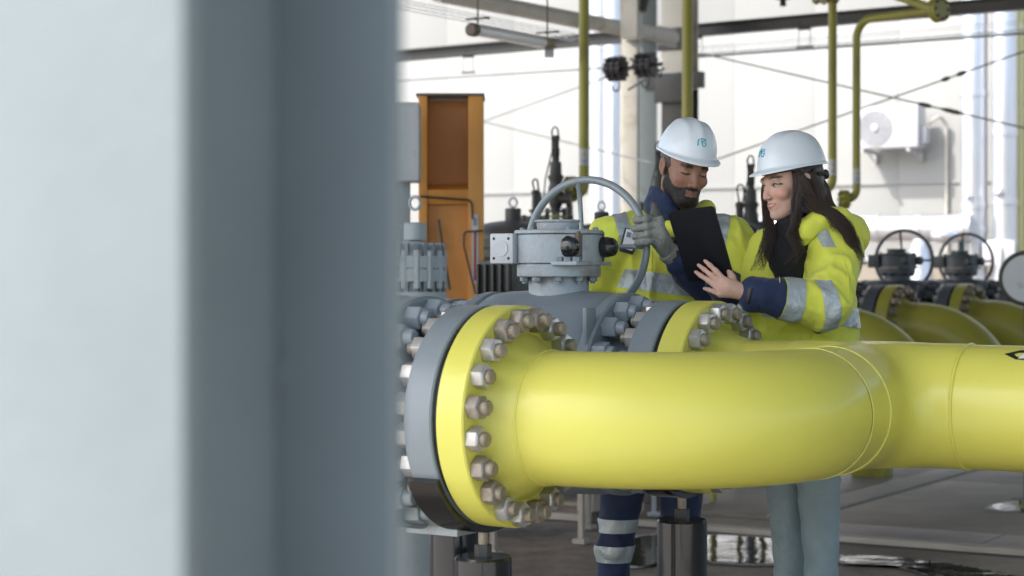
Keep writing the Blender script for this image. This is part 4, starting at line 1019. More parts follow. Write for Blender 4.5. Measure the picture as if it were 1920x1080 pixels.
# ================================================================ PEOPLE
from mathutils.bvhtree import BVHTree
def Rz(a): return Matrix.Rotation(a, 3, 'Z')
def Rx(a): return Matrix.Rotation(a, 3, 'X')
def Ry(a): return Matrix.Rotation(a, 3, 'Y')
class Frame:
    def __init__(s, o, rot, sc_=1.0): s.o = Vector(o); s.r = rot; s.s = sc_; s.rn = np.array([[rot[i][j] for j in range(3)] for i in range(3)])
    def __call__(s, x, y, z): return tuple(s.o+s.r @ (Vector((x, y, z))*s.s))
    def loc(s, p): return ((p-np.array(s.o))@s.rn)/s.s
def head_sdf(f, H, female=False):
    s = H.s; E = lambda c, r, k: f.ell(H(*c), [a*s for a in r], H.rn, k*s); C = lambda a, b, ra, rb, k: f.cone(H(*a), H(*b), ra*s, rb*s, k*s if k > 0 else k*s)
    w_ = .93 if female else 1.0
    E((0, .018, .035), (.076, .096, .088), .01)
    E((0, -.028, -.022), (.058*w_, .068, .084), .03)
    E((0, -.03, -.077), (.046*w_, .052, .040), .025)
    E((0, -.078, -.105), (.021*w_, .019, .018), .022)
    C((.045*w_, .005, -.062), (.018, -.06, -.098), .022, .018, .02); C((-.045*w_, .005, -.062), (-.018, -.06, -.098), .022, .018, .02)
    C((-.034, -.083, .016), (.034, -.083, .016), .0125, .0125, .012)
    for sx in (-1, 1):
        f.ell(H(sx*.032, -.1045, -.004), [a*s for a in (.0185, .019, .0125)], H.rn, -.010*s)
        E((sx*.040*w_, -.066, -.030), (.019, .020, .018), .018)
        E((sx*.032, -.0785, -.004), (.0145, .0135, .0118), .004)
    C((0, -.088, .008), (0, -.107, -.038), .0070, .0095, .009)
    E((0, -.1085, -.041), (.0095, .009, .008), .006)
    for sx in (-1, 1): E((sx*.0125, -.101, -.042), (.0075, .009, .0065), .005)
    E((0, -.083, -.070), (.026, .014, .018), .014)
    if female:
        C((-.024, -.0800, -.0655), (0, -.0955, -.0660), .0038, .0050, .004); C((.024, -.0800, -.0655), (0, -.0955, -.0660), .0038, .0050, .004)
        C((-.021, -.0805, -.0680), (0, -.0925, -.0765), .0038, .0052, .004); C((.021, -.0805, -.0680), (0, -.0925, -.0765), .0038, .0052, .004)
        for sx in (-1, 1): E((sx*.036, -.068, -.036), (.016, .016, .015), .014)
    else:
        C((-.020, -.0885, -.0670), (0, -.0965, -.0640), .0040, .0052, .004); C((.020, -.0885, -.0670), (0, -.0965, -.0640), .0040, .0052, .004)
        C((-.016, -.0890, -.0745), (.016, -.0890, -.0745), .0045, .0045, .004); E((0, -.0930, -.0760), (.012, .0058, .0050), .004)
    for sx in (-1, 1):
        q = Ry(sx*R(12)); rr = H.r @ Rz(sx*R(-22)) @ q; rn = np.array([[rr[i][j] for j in range(3)] for i in range(3)])
        f.ell(H(sx*.078, .012, -.008), [.0075*s, .017*s, .031*s], rn, .006*s)
        f.ell(H(sx*.0865, .008, -.005), [.006*s, .009*s, .017*s], rn, -.004*s)
def sstep(a, b, x): t = np.clip((x-a)/(b-a), 0, 1); return t*t*(3-2*t)
def cloth_post(seed, amp=.0075, sc3=(11, 11, 7), fine=.0022, dirs=None):
    S3 = np.array(sc3, float)
    def post(p, d):
        m = np.abs(d) < .06
        if not m.any(): return d
        q = p[m]; w1 = np.stack([vnoise(q*6, seed+1), vnoise(q*6, seed+2), vnoise(q*6, seed+3)], 1)*.9
        n1 = 1-np.abs(vnoise(q*S3+w1*1.4, seed))*2.2
        n2 = 1-np.abs(vnoise(q*S3*2.1+w1*2.0, seed+7))*2
        n3 = vnoise(q*55, seed+9)
        d = d.copy(); d[m] -= amp*(np.clip(n1, -1, 1)*.7+.3*n2)+fine*n3*.5
        return d
    return post
def own(o, t):
    """parent a mesh made in world coordinates to a thing standing at t.location"""
    o.parent = t; o.data.transform(Matrix.Translation(-Vector(t.location))); return o
def bvh(o, t=None):
    me = o.data; off = Vector(t.location) if t is not None else Vector()
    return BVHTree.FromPolygons([v.co+off for v in me.vertices], [tuple(p.vertices) for p in me.polygons])
def hit(tree, px, py, lift_=.002):
    o = Vector((0, 0, EYE)); d = (P(px, py, 5)-o).normalized(); h = tree.ray_cast(o, d)
    if h[0] is None: return None
    n = h[1]; n = n if n.dot(d) < 0 else -n
    return h[0]+n*lift_
def on_surface(tree, pts, r, name, m, t, n=8, lift_=.0015, seg=6):
    out = []
    for i in range(len(pts)-1):
        for k in range(n):
            q = k/n; h = hit(tree, pts[i][0]*(1-q)+pts[i+1][0]*q, pts[i][1]*(1-q)+pts[i+1][1]*q, lift_)
            if h: out.append(h)
    h = hit(tree, *pts[-1], lift_)
    if h: out.append(h)
    if len(out) < 2: return None
    b = MB(); b.tube(out, r, seg); return own(b.build(name, m), t)
def band(src, name, m, t, p0, n0, p1, n1, sel=None, push=.003):
    """strip of a garment between two planes, lifted off it: a sewn-on tape"""
    bm = bmesh.new(); bm.from_mesh(src.data); off = Vector(t.location)
    bmesh.ops.translate(bm, verts=bm.verts, vec=off)
    if sel:
        kill = [v for v in bm.verts if not sel(v.co)]; bmesh.ops.delete(bm, geom=kill, context='VERTS')
    for pc, pn in ((p0, n0), (p1, n1)):
        bmesh.ops.bisect_plane(bm, geom=bm.verts[:]+bm.edges[:]+bm.faces[:], plane_co=pc, plane_no=pn, clear_inner=True)
    bm.normal_update()
    for v in bm.verts: v.co += v.normal*push
    bmesh.ops.translate(bm, verts=bm.verts, vec=-off)
    me = bpy.data.meshes.new(name); bm.to_mesh(me); bm.free(); me.materials.append(m)
    for p in me.polygons: p.use_smooth = True; p.material_index = 0
    o = bpy.data.objects.new(name, me); col.objects.link(o); o.parent = t; return o
def helmet(t, H, pts_scale=1.0):
    def hp(az, tt, off=0):
        """az 0 = front (-y); tt 0 rim .. 1 crown"""
        ph = tt*math.pi/2; h = max(0, math.cos(ph))**.78; z = .047+.114*math.sin(ph)**1.05
        x = .095*h*math.sin(az); y = .014-.118*h*math.cos(az)
        rid = .0045*math.exp(-(x/.014)**2)+.003*math.exp(-((abs(x)-.042)/.010)**2)
        rid *= min(1, max(0, (tt-.22)/.25))
        n = Vector((x, y-.014, (z-.047)*.8+.001)).normalized()
        return Vector((x, y, z))+n*(rid+off)
    NA = 72; NT = 20; b = MB(); vs = []; rows = []
    fr = lambda az: max(0, math.cos(az))**1.5
    def rimpt(az, k):   # k: 0 at the shell, 1 at the lip
        p = hp(az, 0); d = Vector((math.sin(az), -math.cos(az), 0)); L_ = .006+.027*fr(az)
        return p+d*L_*k+Vector((0, 0, -.003*k-.009*fr(az)*k*k))
    azs = [2*math.pi*i/NA for i in range(NA)]
    rows.append([rimpt(a, .0)*1+Vector((0, 0, -.006))+Vector((-math.sin(a), math.cos(a), 0))*.004 for a in azs])
    rows.append([rimpt(a, .5)+Vector((0, 0, -.0035)) for a in azs])
    rows.append([rimpt(a, .97)+Vector((0, 0, -.003)) for a in azs]); rows.append([rimpt(a, 1.0) for a in azs]); rows.append([rimpt(a, .97)+Vector((0, 0, .0022)) for a in azs])
    rows.append([rimpt(a, .45)+Vector((0, 0, .001)) for a in azs])
    rows.append([rimpt(a, .05)+Vector((0, 0, .002)) for a in azs])
    for j in range(1, NT): rows.append([hp(a, (j/NT)) for a in azs])
    for r in rows: vs += [H(*p) for p in r]
    fs = [];
    for j in range(len(rows)-1):
        for i in range(NA): k = (i+1) % NA; fs.append((j*NA+i, j*NA+k, (j+1)*NA+k, (j+1)*NA+i))
    vs.append(H(*hp(0, 1))); top = len(vs)-1; lr = (len(rows)-1)*NA
    for i in range(NA): fs.append((lr+i, lr+(i+1) % NA, top))
    b.add(vs, fs); hm = b.build('hard_hat', M['helmet'], None, angle=70); own(hm, t)
    # inner harness
    b = MB(); vs = []
    for (zz, k) in ((.068, .90), (.032, .90)):
        vs += [H(.094*k*math.sin(a), .014-.116*k*math.cos(a), zz) for a in azs]
    b.add(vs, [(i, (i+1) % NA, NA+(i+1) % NA, NA+i) for i in range(NA)]); own(b.build('harness', M['helmet_in']), t)
    b = MB(); pts = [H(.084*math.sin(a), .018-.114*math.cos(a), .018+.012*math.cos(a)) for a in [math.pi*(.62+.76*i/12) for i in range(13)]]; b.tube(pts, .006, 8); own(b.build('headband', M['helmet_in']), t)
    b = MB(); b.lathe(H(0, .130, .008), H.r @ Vector((0, 1, 0)), [(0, .016), (.014, .016), (.016, .012)], 12); own(b.build('ratchet', M['helmet_in']), t)
    # printed mark
    def q(u, v): u *= 1.25; v = v*1.25; return H(*hp(u/.112, (.33)+v/.19, .0012))
    b = MB()
    for st, r in (([(-.0165, -.009), (-.0165, .004), (-.015, .010)], .0022), ([(-.011, .010), (-.006, .0125), (-.0055, .004), (-.003, -.001)], .0014), ([(-.004, .0125), (.014, .011)], .0016),
                  ([(.0125, .006)]+[(.0055+.0075*math.cos(a), -.001+.0085*math.sin(a)) for a in [R(55+i*25) for i in range(11)]]+[(.0135, .0005), (.006, .0005)], .0017)):
        b.tube([q(*p) for p in st], r, 6)
    own(b.build('printed_mark', M['teal']), t)
    return hm
def paint(o, t, fn):
    me = o.data; n = len(me.vertices); co = np.empty(n*3, np.float32); me.vertices.foreach_get('co', co); co = co.reshape(-1, 3)+np.array(t.location)
    c = fn(co.astype(float)); a = me.color_attributes.new('pigment', 'FLOAT_COLOR', 'POINT'); rgba = np.ones((n, 4), np.float32); rgba[:, :3] = c; a.data.foreach_set('color', rgba.ravel())
def lerpc(c, k, m): return c*(1-m[:, None])+np.array(k)*m[:, None]
def face_paint(H, base, female):
    def fn(p):
        q = H.loc(p); x, y, z = q[:, 0], q[:, 1], q[:, 2]; ax = np.abs(x); c = np.tile(np.array(base), (len(p), 1)); nz = vnoise(p*160, 3)*.5
        head = (z > -.19) & (np.abs(x) < .12) & (y < .14) & (z < .16)
        frt = sstep(-.02, -.05, y)*head
        c = lerpc(c, np.array(base)*np.array([1.12, .86, .82]), frt*sstep(.02, .0, np.abs(ax-.042)-.008)*sstep(.02, .0, np.abs(z+.035)-.005)*.6)
        c = lerpc(c, np.array(base)*np.array([1.1, .82, .78]), head*sstep(-.10, -.108, y)*sstep(-.05, -.035, z)*.5)
        lips = frt*sstep(.023, .018, ax)*sstep(.0095, .0065, np.abs(z+.0705))*sstep(-.076, -.084, y)
        if not female:
            phi = np.degrees(np.arctan2(ax, -y)); nz2 = vnoise(p*70, 9)*.5
            top = np.interp(phi, [0, 12, 22, 38, 52, 66, 76, 84, 90, 96], [-.0515, -.0515, -.056, -.060, -.054, -.040, -.018, .005, .03, .03])
            bm_ = sstep(.004, -.004, z-top-nz*.003-nz2*.003)*sstep(98, 88, phi)*sstep(-.165, -.135, z)*head*(ax < .0765)
            bm_ = np.where((phi > 60) & (z < -.06), head*sstep(-.125, -.100, z+np.clip(y+.02, 0, .1)*-.6)*bm_, bm_)
            bm_ = np.where((ax < .0205) & (z > -.0815) & (z < -.0615) & (y < -.07), bm_*.12, bm_)
            c = lerpc(c, (.007, .005, .004), np.clip(bm_*(1.0+nz*.15), 0, 1))
            side = head*sstep(.004, .016, z)*sstep(70, 80, phi)*(ax < .0775)
            c = lerpc(c, (.012, .009, .007), side*.9)
            c = lerpc(c, (.19, .085, .07), lips*.8)
        else:
            zc = -.0710+.0048*(ax/.025)**2; lh = .0085*(1-np.clip(ax/.028, 0, 1)**2)+.001
            c = lerpc(c, (.40, .11, .10), frt*sstep(1.0, -.3, (np.abs(z-zc)-lh)/.0015)*(ax < .027)*.8)
            th = frt*sstep(.019, .014, ax)*sstep(.0026, .0012, np.abs(z-zc-.0006)); c = lerpc(c, (.60, .56, .52), th)
        # brows
        bz = (.0225-.0035*((ax-.034)/.018)**2) if female else .0195-np.abs(ax-.030)*.12; bw = .0022 if female else .0048
        c = lerpc(c, (.020, .014, .010), frt*sstep(bw+.0018, bw-.0005, np.abs(z-bz))*sstep(.052, .046, ax)*sstep(.012, .018, ax)*.9)
        ex = (ax-.032)/.0145; ez = (z+.004)
        if female:
            alm = frt*(np.abs(ez) < .0050*(1-np.clip(ex, -1, 1)**2))*(np.abs(ex) < 1)
            c = lerpc(c, (.42, .38, .36), alm*1.0)
            gx = x-np.sign(x)*.032+.002
            c = lerpc(c, (.03, .018, .012), frt*((gx**2+(ez+.0008)**2) < .0060**2)*(np.abs(ez) < .005))
            lash = frt*sstep(.0030, .0014, np.abs(ez-.0050*(1-np.clip(ex, -1, 1)**2)-.0008))*(np.abs(ex) < 1.12)
            c = lerpc(c, (.015, .010, .008), lash)
        else:
            lz = -.0065-.0025*(1-np.clip(ex, -1, 1)**2)
            lash = frt*sstep(.0034, .0014, np.abs(z-lz))*(np.abs(ex) < 1.05); c = lerpc(c, (.02, .014, .011), lash*.95)
            c = lerpc(c, np.array(base)*.72, frt*sstep(.006, .002, np.abs(z-.0085))*(np.abs(ex) < 1.1)*.5)
        return np.clip(c, 0, 1)
    return fn
def strands(pts, n, spread, r, seed, taper=True, frizz=.004):
    """bundle of hair strands following a guide of (px,py,Y) points; spread per guide point"""
    rd = random.Random(seed); G_ = [P(*p) for p in pts]; b = MB(); m = len(G_)
    for _ in range(n):
        a = rd.uniform(0, 6.28); k = math.sqrt(rd.random()); ph = rd.uniform(0, 6.28); L_ = rd.uniform(.72, 1.0); out = []
        for i in range(m*5-4):
            q = i/5; j = min(int(q), m-2); f_ = q-j
            if q > (m-1)*L_: break
            p0 = G_[max(j-1, 0)]; p1 = G_[j]; p2 = G_[j+1]; p3 = G_[min(j+2, m-1)]
            p = .5*((2*p1)+(-p0+p2)*f_+(2*p0-5*p1+4*p2-p3)*f_*f_+(-p0+3*p1-3*p2+p3)*f_**3)
            s = spread[j]*(1-f_)+spread[j+1]*f_
            aa = a+q*.9
            p = p+Vector((math.cos(aa), .6*math.sin(aa), .5*math.sin(aa+1)))*s*k+Vector((math.sin(ph+q*2.6), math.cos(ph+q*2.1), 0))*frizz*q/m*2.4
            out.append(p)
        if len(out) < 3: continue
        nn = len(out); b.tube(out, [r*(1-.75*i/(nn-1)) if taper else r for i in range(nn)], 4)
    return b

# ---------------------------------------------------------------- the man
YM = 6.25
man = thing('person', 'bearded man in white hard hat and yellow jacket gripping the handwheel with a grey glove', 'person', (.46, YM, 0), 0)
HM = Frame((.560, 6.165, 1.734), Rz(R(19)) @ Ry(R(7)) @ Rx(R(15)), .95)
# joints
sR = Vector((.328, 6.27, 1.495)); eR = Vector((.238, 6.30, 1.20)); wR = Vector((.27, 6.19, 1.20)); 
sL = Vector((.710, 6.25, 1.485)); eL = Vector((.722, 6.10, 1.285)); wL = P(1254, 474, 5.965)
def gloveL(f, g=0.0, k=.008):
    Yr_ = 5.928; kn = [(1224, 408), (1224, 423), (1225, 438), (1228, 451)]; tips = [(1190, 412), (1187, 428), (1188, 443), (1193, 455)]
    w0 = wL
    for i, ((a, b_), (c, d)) in enumerate(zip(kn, tips)):
        K = P(a, b_, Yr_-.020); mid1 = P(a-12, b_+2, Yr_-.034); mid2 = P(c+3, d, Yr_-.022); tip = P(c+2, d+1, Yr_+.002); end = P(c+14, d+1, Yr_+.012)
        f.cone(w0+(K-w0)*.35, K, .019+g, .0125+g, .012); f.chain([K, mid1, mid2, tip, end], [.0118+g, .0112+g, .0108+g, .010+g, .009+g], k if i == 0 else .0035)
    f.cone(w0, P(1238, 448, Yr_-.004), .027+g, .030+g, .012); f.cone(P(1238, 448, Yr_-.004), P(1231, 425, Yr_-.006), .029+g, .022+g, .012)
    f.chain([P(1240, 440, Yr_-.018), P(1236, 415, Yr_-.022), P(1229, 398, Yr_-.020), P(1226, 384, Yr_-.016)], [.018+g, .0145+g, .0125+g, .0105+g], .010)
def gloveR(f, g=0.0):
    a = wR; d = Vector((.0, -.05, .04))
    f.cone(a, a+Vector((.0, -.05, .005)), .028+g, .032+g, .01)
    for i in range(4):
        x = -.03+.02*i; f.chain([a+Vector((x, -.07, .01)), a+Vector((x, -.105, .005)), a+Vector((x, -.125, -.02))], [.012+g, .011+g, .009+g], .003)
    f.chain([a+Vector((.03, -.04, .0)), a+Vector((.045, -.07, -.01)), a+Vector((.045, -.095, -.02))], [.014+g, .012+g, .010+g], .008)
hipR = Vector((.40, 6.30, .93)); hipL = Vector((.57, 6.30, .93)); knR = Vector((.335, 6.24, .50)); knL = Vector((.545, 6.25, .50)); anR = Vector((.325, 6.30, .10)); anL = Vector((.585, 6.30, .10))
f = SDF(); head_sdf(f, HM); f.ell(HM(0, -.066, -.104), [.036, .034, .026], HM.rn, .02)
f.cone(HM(0, .022, -.05), (.515, 6.28, 1.50), .056, .062, .03); f.ell((.515, 6.28, 1.28), (.165, .10, .26), None, .05); f.ell((.50, 6.28, .98), (.15, .10, .18), None, .05)
f.chain([sR, eR, wR], [.055, .042, .028], .03); f.chain([sL, eL, wL], [.055, .042, .026], .03)
gloveL(f, -.0028); gloveR(f, -.0028)
for a, b_, c in ((hipR, knR, anR), (hipL, knL, anL)): f.chain([a, b_, c], [.070, .036, .030], .03); f.cone(c, c+Vector((0, -.13, -.06)), .038, .032, .02)
body = grow('body', f, (.12, 5.75, 0), (.86, 6.50, 1.94), .011, [M['skin']], None, segs=([(.46, .69, .0028), (.36, .46, .004)], [(6.03, 6.30, .0028), (5.84, 6.0, .0045)], [(1.565, 1.86, .0026), (1.40, 1.52, .005)]))
own(body, man); paint(body, man, face_paint(HM, (.29, .16, .11), False))
# gloves
f = SDF(); gloveL(f, 0.0); f.post = lambda p, d: d+.0009*np.sin(p[:, 2]*900+p[:, 0]*500)*.6
lo = P(1180, 500, 5.9); hi = P(1275, 372, 5.78)
g1 = own(grow('glove', f, (lo.x-.03, 5.82, lo.z-.02), (hi.x+.04, 6.02, hi.z+.03), .0030, [M['glove'], M['glove_dark']]), man)
for p in g1.data.polygons:
    c = p.center+Vector(man.location); px = 960+c.x/c.y*FPX; py = 508-(c.z-EYE)/c.y*FPX
    if (c-P(1228, 392, 5.905)).length < .028: p.material_index = 1
f = SDF(); gloveR(f); own(grow('glove', f, (wR.x-.09, wR.y-.17, wR.z-.08), (wR.x+.1, wR.y+.05, wR.z+.08), .004, [M['glove']]), man)
# cuff of the glove and watch
dL = (eL-wL).normalized()
b = MB(); b.lathe(wL-dL*.012, dL, [(0, .030), (.004, .0335), (.018, .034), (.034, .0345), (.038, .031)], 28); own(b.build('glove_cuff', M['glove']), man)
b = MB(); b.lathe(wL+dL*.03, dL, [(0, .036), (.003, .039), (.019, .039), (.022, .036)], 28); b.box(wL+dL*.041+Vector((-.005, -.038, .012)), (.03, .012, .034)); own(b.build('wrist_watch', M['black']), man)
# jacket
f = SDF()
f.ell((.522, 6.27, 1.33), (.188, .130, .215), None, .04); f.ell((.515, 6.27, 1.08), (.205, .150, .30), None, .10)
f.cone(sR+Vector((.02, 0, .01)), sL+Vector((-.02, 0, .01)), .078, .078, .05)
f.cone((.43, 6.28, 1.50), (.60, 6.27, 1.50), .075, .075, .05)
f.chain([sR, eR, wR+Vector((0, .02, 0))], [.080, .070, .055], .03)
f.chain([sL, eL+Vector((.0, 0, 0))], [.082, .070], .03); f.chain([eL, wL+dL*.055], [.070, .048], .02)
def jm_post(p, d):
    d = cloth_post(11, .0120, (12, 12, 7.5))(p, d)
    hem = .80-p[:, 2]; d = np.maximum(d, hem)
    cut = np.sqrt((p[:, 0]-.525)**2+(p[:, 1]-6.24)**2)-.062   # neck opening
    return np.maximum(d, np.where(p[:, 2] > 1.50, -cut, -1))
f.post = jm_post
jk = grow('jacket', f, (.12, 5.78, .78), (.86, 6.50, 1.62), .0062, [M['hivis'], M['navy']]); own(jk, man)
off = Vector(man.location)
def assign(o, t, fn, planes=()):
    bm = bmesh.new(); bm.from_mesh(o.data); bmesh.ops.translate(bm, verts=bm.verts, vec=Vector(t.location))
    for pc, pn in planes: bmesh.ops.bisect_plane(bm, geom=bm.verts[:]+bm.edges[:]+bm.faces[:], plane_co=pc, plane_no=pn)
    for fc in bm.faces: fc.material_index = fn(fc.calc_center_median())
    bmesh.ops.translate(bm, verts=bm.verts, vec=-Vector(t.location)); bm.to_mesh(o.data); bm.free()
def seg_t(p, a, b_): ab = b_-a; t_ = (p-a).dot(ab)/ab.dot(ab); return t_, (p-(a+ab*max(0, min(1, t_)))).length
assign(jk, man, lambda c: 1 if (seg_t(c, eL, wL)[0] > .02 and seg_t(c, eL, wL)[1] < .085 and c.y < 6.16) else 0, [(eL+(wL-eL)*.02, (wL-eL))])
def ring_band(t, f0, lo, hi, p0, n0, p1, n1, h=.006, push=.0035, sel=None):
    g_ = SDF(); g_.ops = f0.ops; post0 = f0.post
    g_.post = lambda p, d: post0(p, d)-push
    zc = None
    o = grow('tmp', g_, lo, hi, h, [M['reflect']]); own(o, t)
    b_ = band(o, 'reflective_band', M['reflect'], t, p0, n0, p1, n1, sel, 0); bpy.data.objects.remove(o); return b_
def torso_sel(c): return abs(c.x-.515) < .235 and seg_t(c, eL, wL)[1] > .10 and seg_t(c, sR, eR)[1] > .082
tilt = Vector((.13, 0, 1)).normalized()
f2 = SDF(); f2.ell((.522, 6.27, 1.33), (.188, .130, .215), None, .04); f2.ell((.515, 6.27, 1.08), (.205, .150, .30), None, .10); f2.post = cloth_post(11, .0120, (12, 12, 7.5))
ring_band(man, f2, (.28, 6.08, 1.24), (.76, 6.46, 1.46), Vector((.50, 6.2, 1.328)), tilt, Vector((.50, 6.2, 1.390)), -tilt)
for s_, sgn in ((sR, 1), (sL, -1)):
    c0 = s_+Vector((.045*sgn, 0, 0)); nn = Vector((1, 0, .25*sgn)).normalized()
    band(jk, 'reflective_band', M['reflect'], man, c0-nn*.022, nn, c0+nn*.022, -nn, lambda c, s_=s_: c.z > 1.46 and (c-s_).length < .17)
jt = bvh(jk, man)
on_surface(jt, [(1222, 470), (1223, 505), (1221, 548)], .0022, 'zip_seam', M['hivis'], man)
for sg in ([(1128, 500), (1150, 505)], [(1262, 560), (1300, 566)], [(1345, 470), (1372, 500)], [(1340, 430), (1376, 455)]): on_surface(jt, sg, .0013, 'seam', M['hivis'], man)
on_surface(jt, [(1166, 395), (1160, 440), (1150, 480)], .0012, 'seam', M['hivis'], man)
# hood and collar
f = SDF(); cc = Vector((.525, 6.24, 1.545)); ring = []
for i in range(17):
    a = R(-100+i*20*.95); ring.append(cc+Vector((math.cos(a)*.088, math.sin(a)*.085, .01+.018*math.sin(a+.4))))
f.chain([tuple(p) for p in ring], [.026]*17, .02); f.ell((.52, 6.36, 1.535), (.105, .06, .075), None, .04); f.cone((.60, 6.18, 1.575), (.635, 6.25, 1.60), .024, .03, .02); f.cone((.60, 6.165, 1.56), (.575, 6.15, 1.52), .024, .02, .02)
f.post = cloth_post(31, .005, (16, 16, 16))
own(grow('hood', f, (.37, 6.06, 1.42), (.70, 6.46, 1.68), .0055, [M['hivis']]), man)
f = SDF(); ring = []
for i in range(15):
    a = R(60+i*14); ring.append(Vector((.530, 6.24, 1.61))+Vector((math.cos(a)*.068, math.sin(a)*.078, .030*math.sin((a-1.0)*.9))))
f.chain([tuple(p+Vector((0, 0, .025))) for p in ring], [.010]*15, .01); f.chain([tuple(p) for p in ring], [.012]*15, .02); f.chain([tuple(p-Vector((0, 0, .03))) for p in ring], [.018]*15, .03)
f.post = cloth_post(37, .003, (20, 20, 14))
own(grow('collar', f, (.40, 6.12, 1.54), (.64, 6.38, 1.69), .0042, [M['navy']]), man)
b = MB(); b.tube([HM(-.03, .03, -.12), (.50, 6.19, 1.525), (.53, 6.155, 1.49)], .02, 12); b.tube([(.545, 6.16, 1.55), (.55, 6.14, 1.50)], .02, 12); own(b.build('undershirt', M['knit']), man)
# head wear, hair
helmet(man, Frame(HM.o, HM.r, .965))
f = SDF(); f.ell(HM(0, .022, .03), [.0785*.985, .098*.985, .085], HM.rn, .01)
def hair_post(p, d):
    q = HM.loc(p); return np.maximum.reduce([d, -(q[:, 1]+.018+np.maximum(0, .02-q[:, 2])*1.0), -(q[:, 2]+.045-np.minimum(0, (q[:, 1]-.02)*-.5)), -(.090-np.abs(q[:, 0])+(-.014)) if False else d])
f.post = hair_post
own(grow('hair', f, (.44, 6.02, 1.62), (.72, 6.36, 1.90), .0040, [M['hair']]), man)
# badge in a holder on the chest
h0 = hit(jt, 1180, 452, .008)
if h0:
    mm = Matrix.Rotation(R(15), 3, 'Y') @ Matrix.Rotation(R(-12), 3, 'X')
    b = MB(); b.box(h0, (.047, .008, .082), m=mm); own(b.build('badge_holder', M['black'], bevel=.005), man)
    b = MB(); b.box(h0+mm @ Vector((0, -.005, .003)), (.036, .003, .066), m=mm); own(b.build('badge_card', M['white']), man)
    b = MB(); b.box(h0+mm @ Vector((-.006, -.0072, .018)), (.014, .0012, .017), m=mm); own(b.build('badge_photo', M['grey']), man)
# trousers
f = SDF(); f.ell((.49, 6.30, .93), (.165, .115, .12), None, .05)
for a, b_, c in ((hipR, knR, anR), (hipL, knL, anL)): f.chain([a, b_, c+Vector((0, 0, .02))], [.092, .053, .050], .03)
f.post = lambda p, d, q=cloth_post(41, .006, (10, 10, 14)): np.maximum(q(p, d), .06-p[:, 2])
tr = own(grow('trousers', f, (.2, 6.1, .05), (.72, 6.5, 1.06), .008, [M['navy']]), man)
for z0, z1 in ((.548, .592), (.452, .506)):
    for kx in (knR, knL): band(tr, 'reflective_band', M['reflect'], man, Vector((0, 0, z0)), Vector((0, 0, 1)), Vector((0, 0, z1)), Vector((0, 0, -1)), lambda c, kx=kx: abs(c.x-kx.x) < .12)
for a in (anR, anL):
    f = SDF(); f.cone(a+Vector((0, 0, .05)), a+Vector((0, 0, -.045)), .055, .052, .02); f.cone(a+Vector((0, -.02, -.05)), a+Vector((0, -.17, -.062)), .048, .038, .03); f.post = lambda p, d: np.maximum(d, -p[:, 2]+.001)
    own(grow('boot', f, (a.x-.09, a.y-.25, -.01), (a.x+.09, a.y+.1, .24), .008, [M['boot']]), man)

# ---------------------------------------------------------------- the woman
woman = thing('person', 'smiling long haired woman in white hard hat and yellow jacket holding the tablet', 'person', (.94, 6.03, 0), 0)
HW = Frame(P(1482, 341, 6.0), Rz(R(-63)) @ Rx(R(8)) @ Ry(R(-3)), .925)
wsL = Vector((1.015, 5.95, 1.455)); weL = Vector((.958, 5.80, 1.292)); wwL = P(1398, 549, 5.73)
wsR = Vector((.84, 6.13, 1.455)); weR = Vector((.735, 6.05, 1.24)); wwR = Vector((.632, 5.915, 1.372))
def handW(f, g=0):
    kn = [(1357, 524), (1351, 533), (1347, 542), (1350, 552)]; tips = [(1322, 489), (1310, 497), (1303, 509), (1321, 541)]; Yh = 5.716
    for i, ((a, b_), (c, d)) in enumerate(zip(kn, tips)):
        K = P(a, b_, Yh); T = P(c, d, (5.738, 5.752, 5.762, 5.765)[i]); m1 = K+(T-K)*.42+Vector((0, -.007, .002)); m2 = K+(T-K)*.74+Vector((0, -.004, .001))
        f.cone(wwL, K, .019, .0095, .010); f.chain([K, m1, m2, T], [.0088, .0080, .0072, .0058], .004 if i else .004)
    f.cone(wwL, P(1365, 538, Yh+.002), .021, .021, .014)
    f.chain([P(1378, 538, Yh+.01), P(1372, 520, Yh+.022), P(1366, 505, Yh+.036)], [.014, .011, .008], .008)
def handWR(f):
    a = wwR; f.cone(a, a+Vector((-.03, -.02, .03)), .02, .022, .01)
    for i in range(4):
        o_ = a+Vector((-.045+.004*i, -.045+.010*i, .055-.014*i)); f.chain([o_, o_+Vector((-.03, -.012, .014)), o_+Vector((-.05, -.035, .010))], [.0088, .008, .0068], .003)
    f.chain([a+Vector((-.02, -.03, .03)), a+Vector((-.04, -.03, .06))], [.012, .009], .006)
f = SDF(); head_sdf(f, HW, True)
f.cone(HW(0, .025, -.05), (.925, 6.06, 1.48), .046, .052, .03); f.ell((.93, 6.06, 1.27), (.13, .10, .24), None, .05); f.ell((.94, 6.07, .96), (.14, .11, .16), None, .05)
f.chain([wsL, weL, wwL], [.046, .036, .022], .03); f.chain([wsR, weR, wwR], [.046, .036, .022], .03); handW(f); handWR(f)
whR = Vector((.862, 6.10, .90)); whL = Vector((.955, 6.00, .90)); wkR = Vector((.886, 6.09, .52)); wkL = Vector((.962, 5.95, .52)); waR = Vector((.90, 6.15, .09)); waL = Vector((.97, 5.99, .09))
for a, b_, c in ((whR, wkR, waR), (whL, wkL, waL)): f.chain([a, b_, c], [.058, .032, .026], .02); f.cone(c, c+Vector((-.11, -.04, -.055)), .034, .028, .02)
body = grow('body', f, (.50, 5.66, 0), (1.16, 6.28, 1.86), .011, [M['skin']], None, segs=([(.74, .96, .0028), (.55, .74, .0038)], [(5.885, 6.09, .0028), (5.68, 5.78, .0030)], [(1.535, 1.73, .0026), (1.325, 1.43, .0030)]))
own(body, woman); paint(body, woman, face_paint(HW, (.56, .355, .275), True))
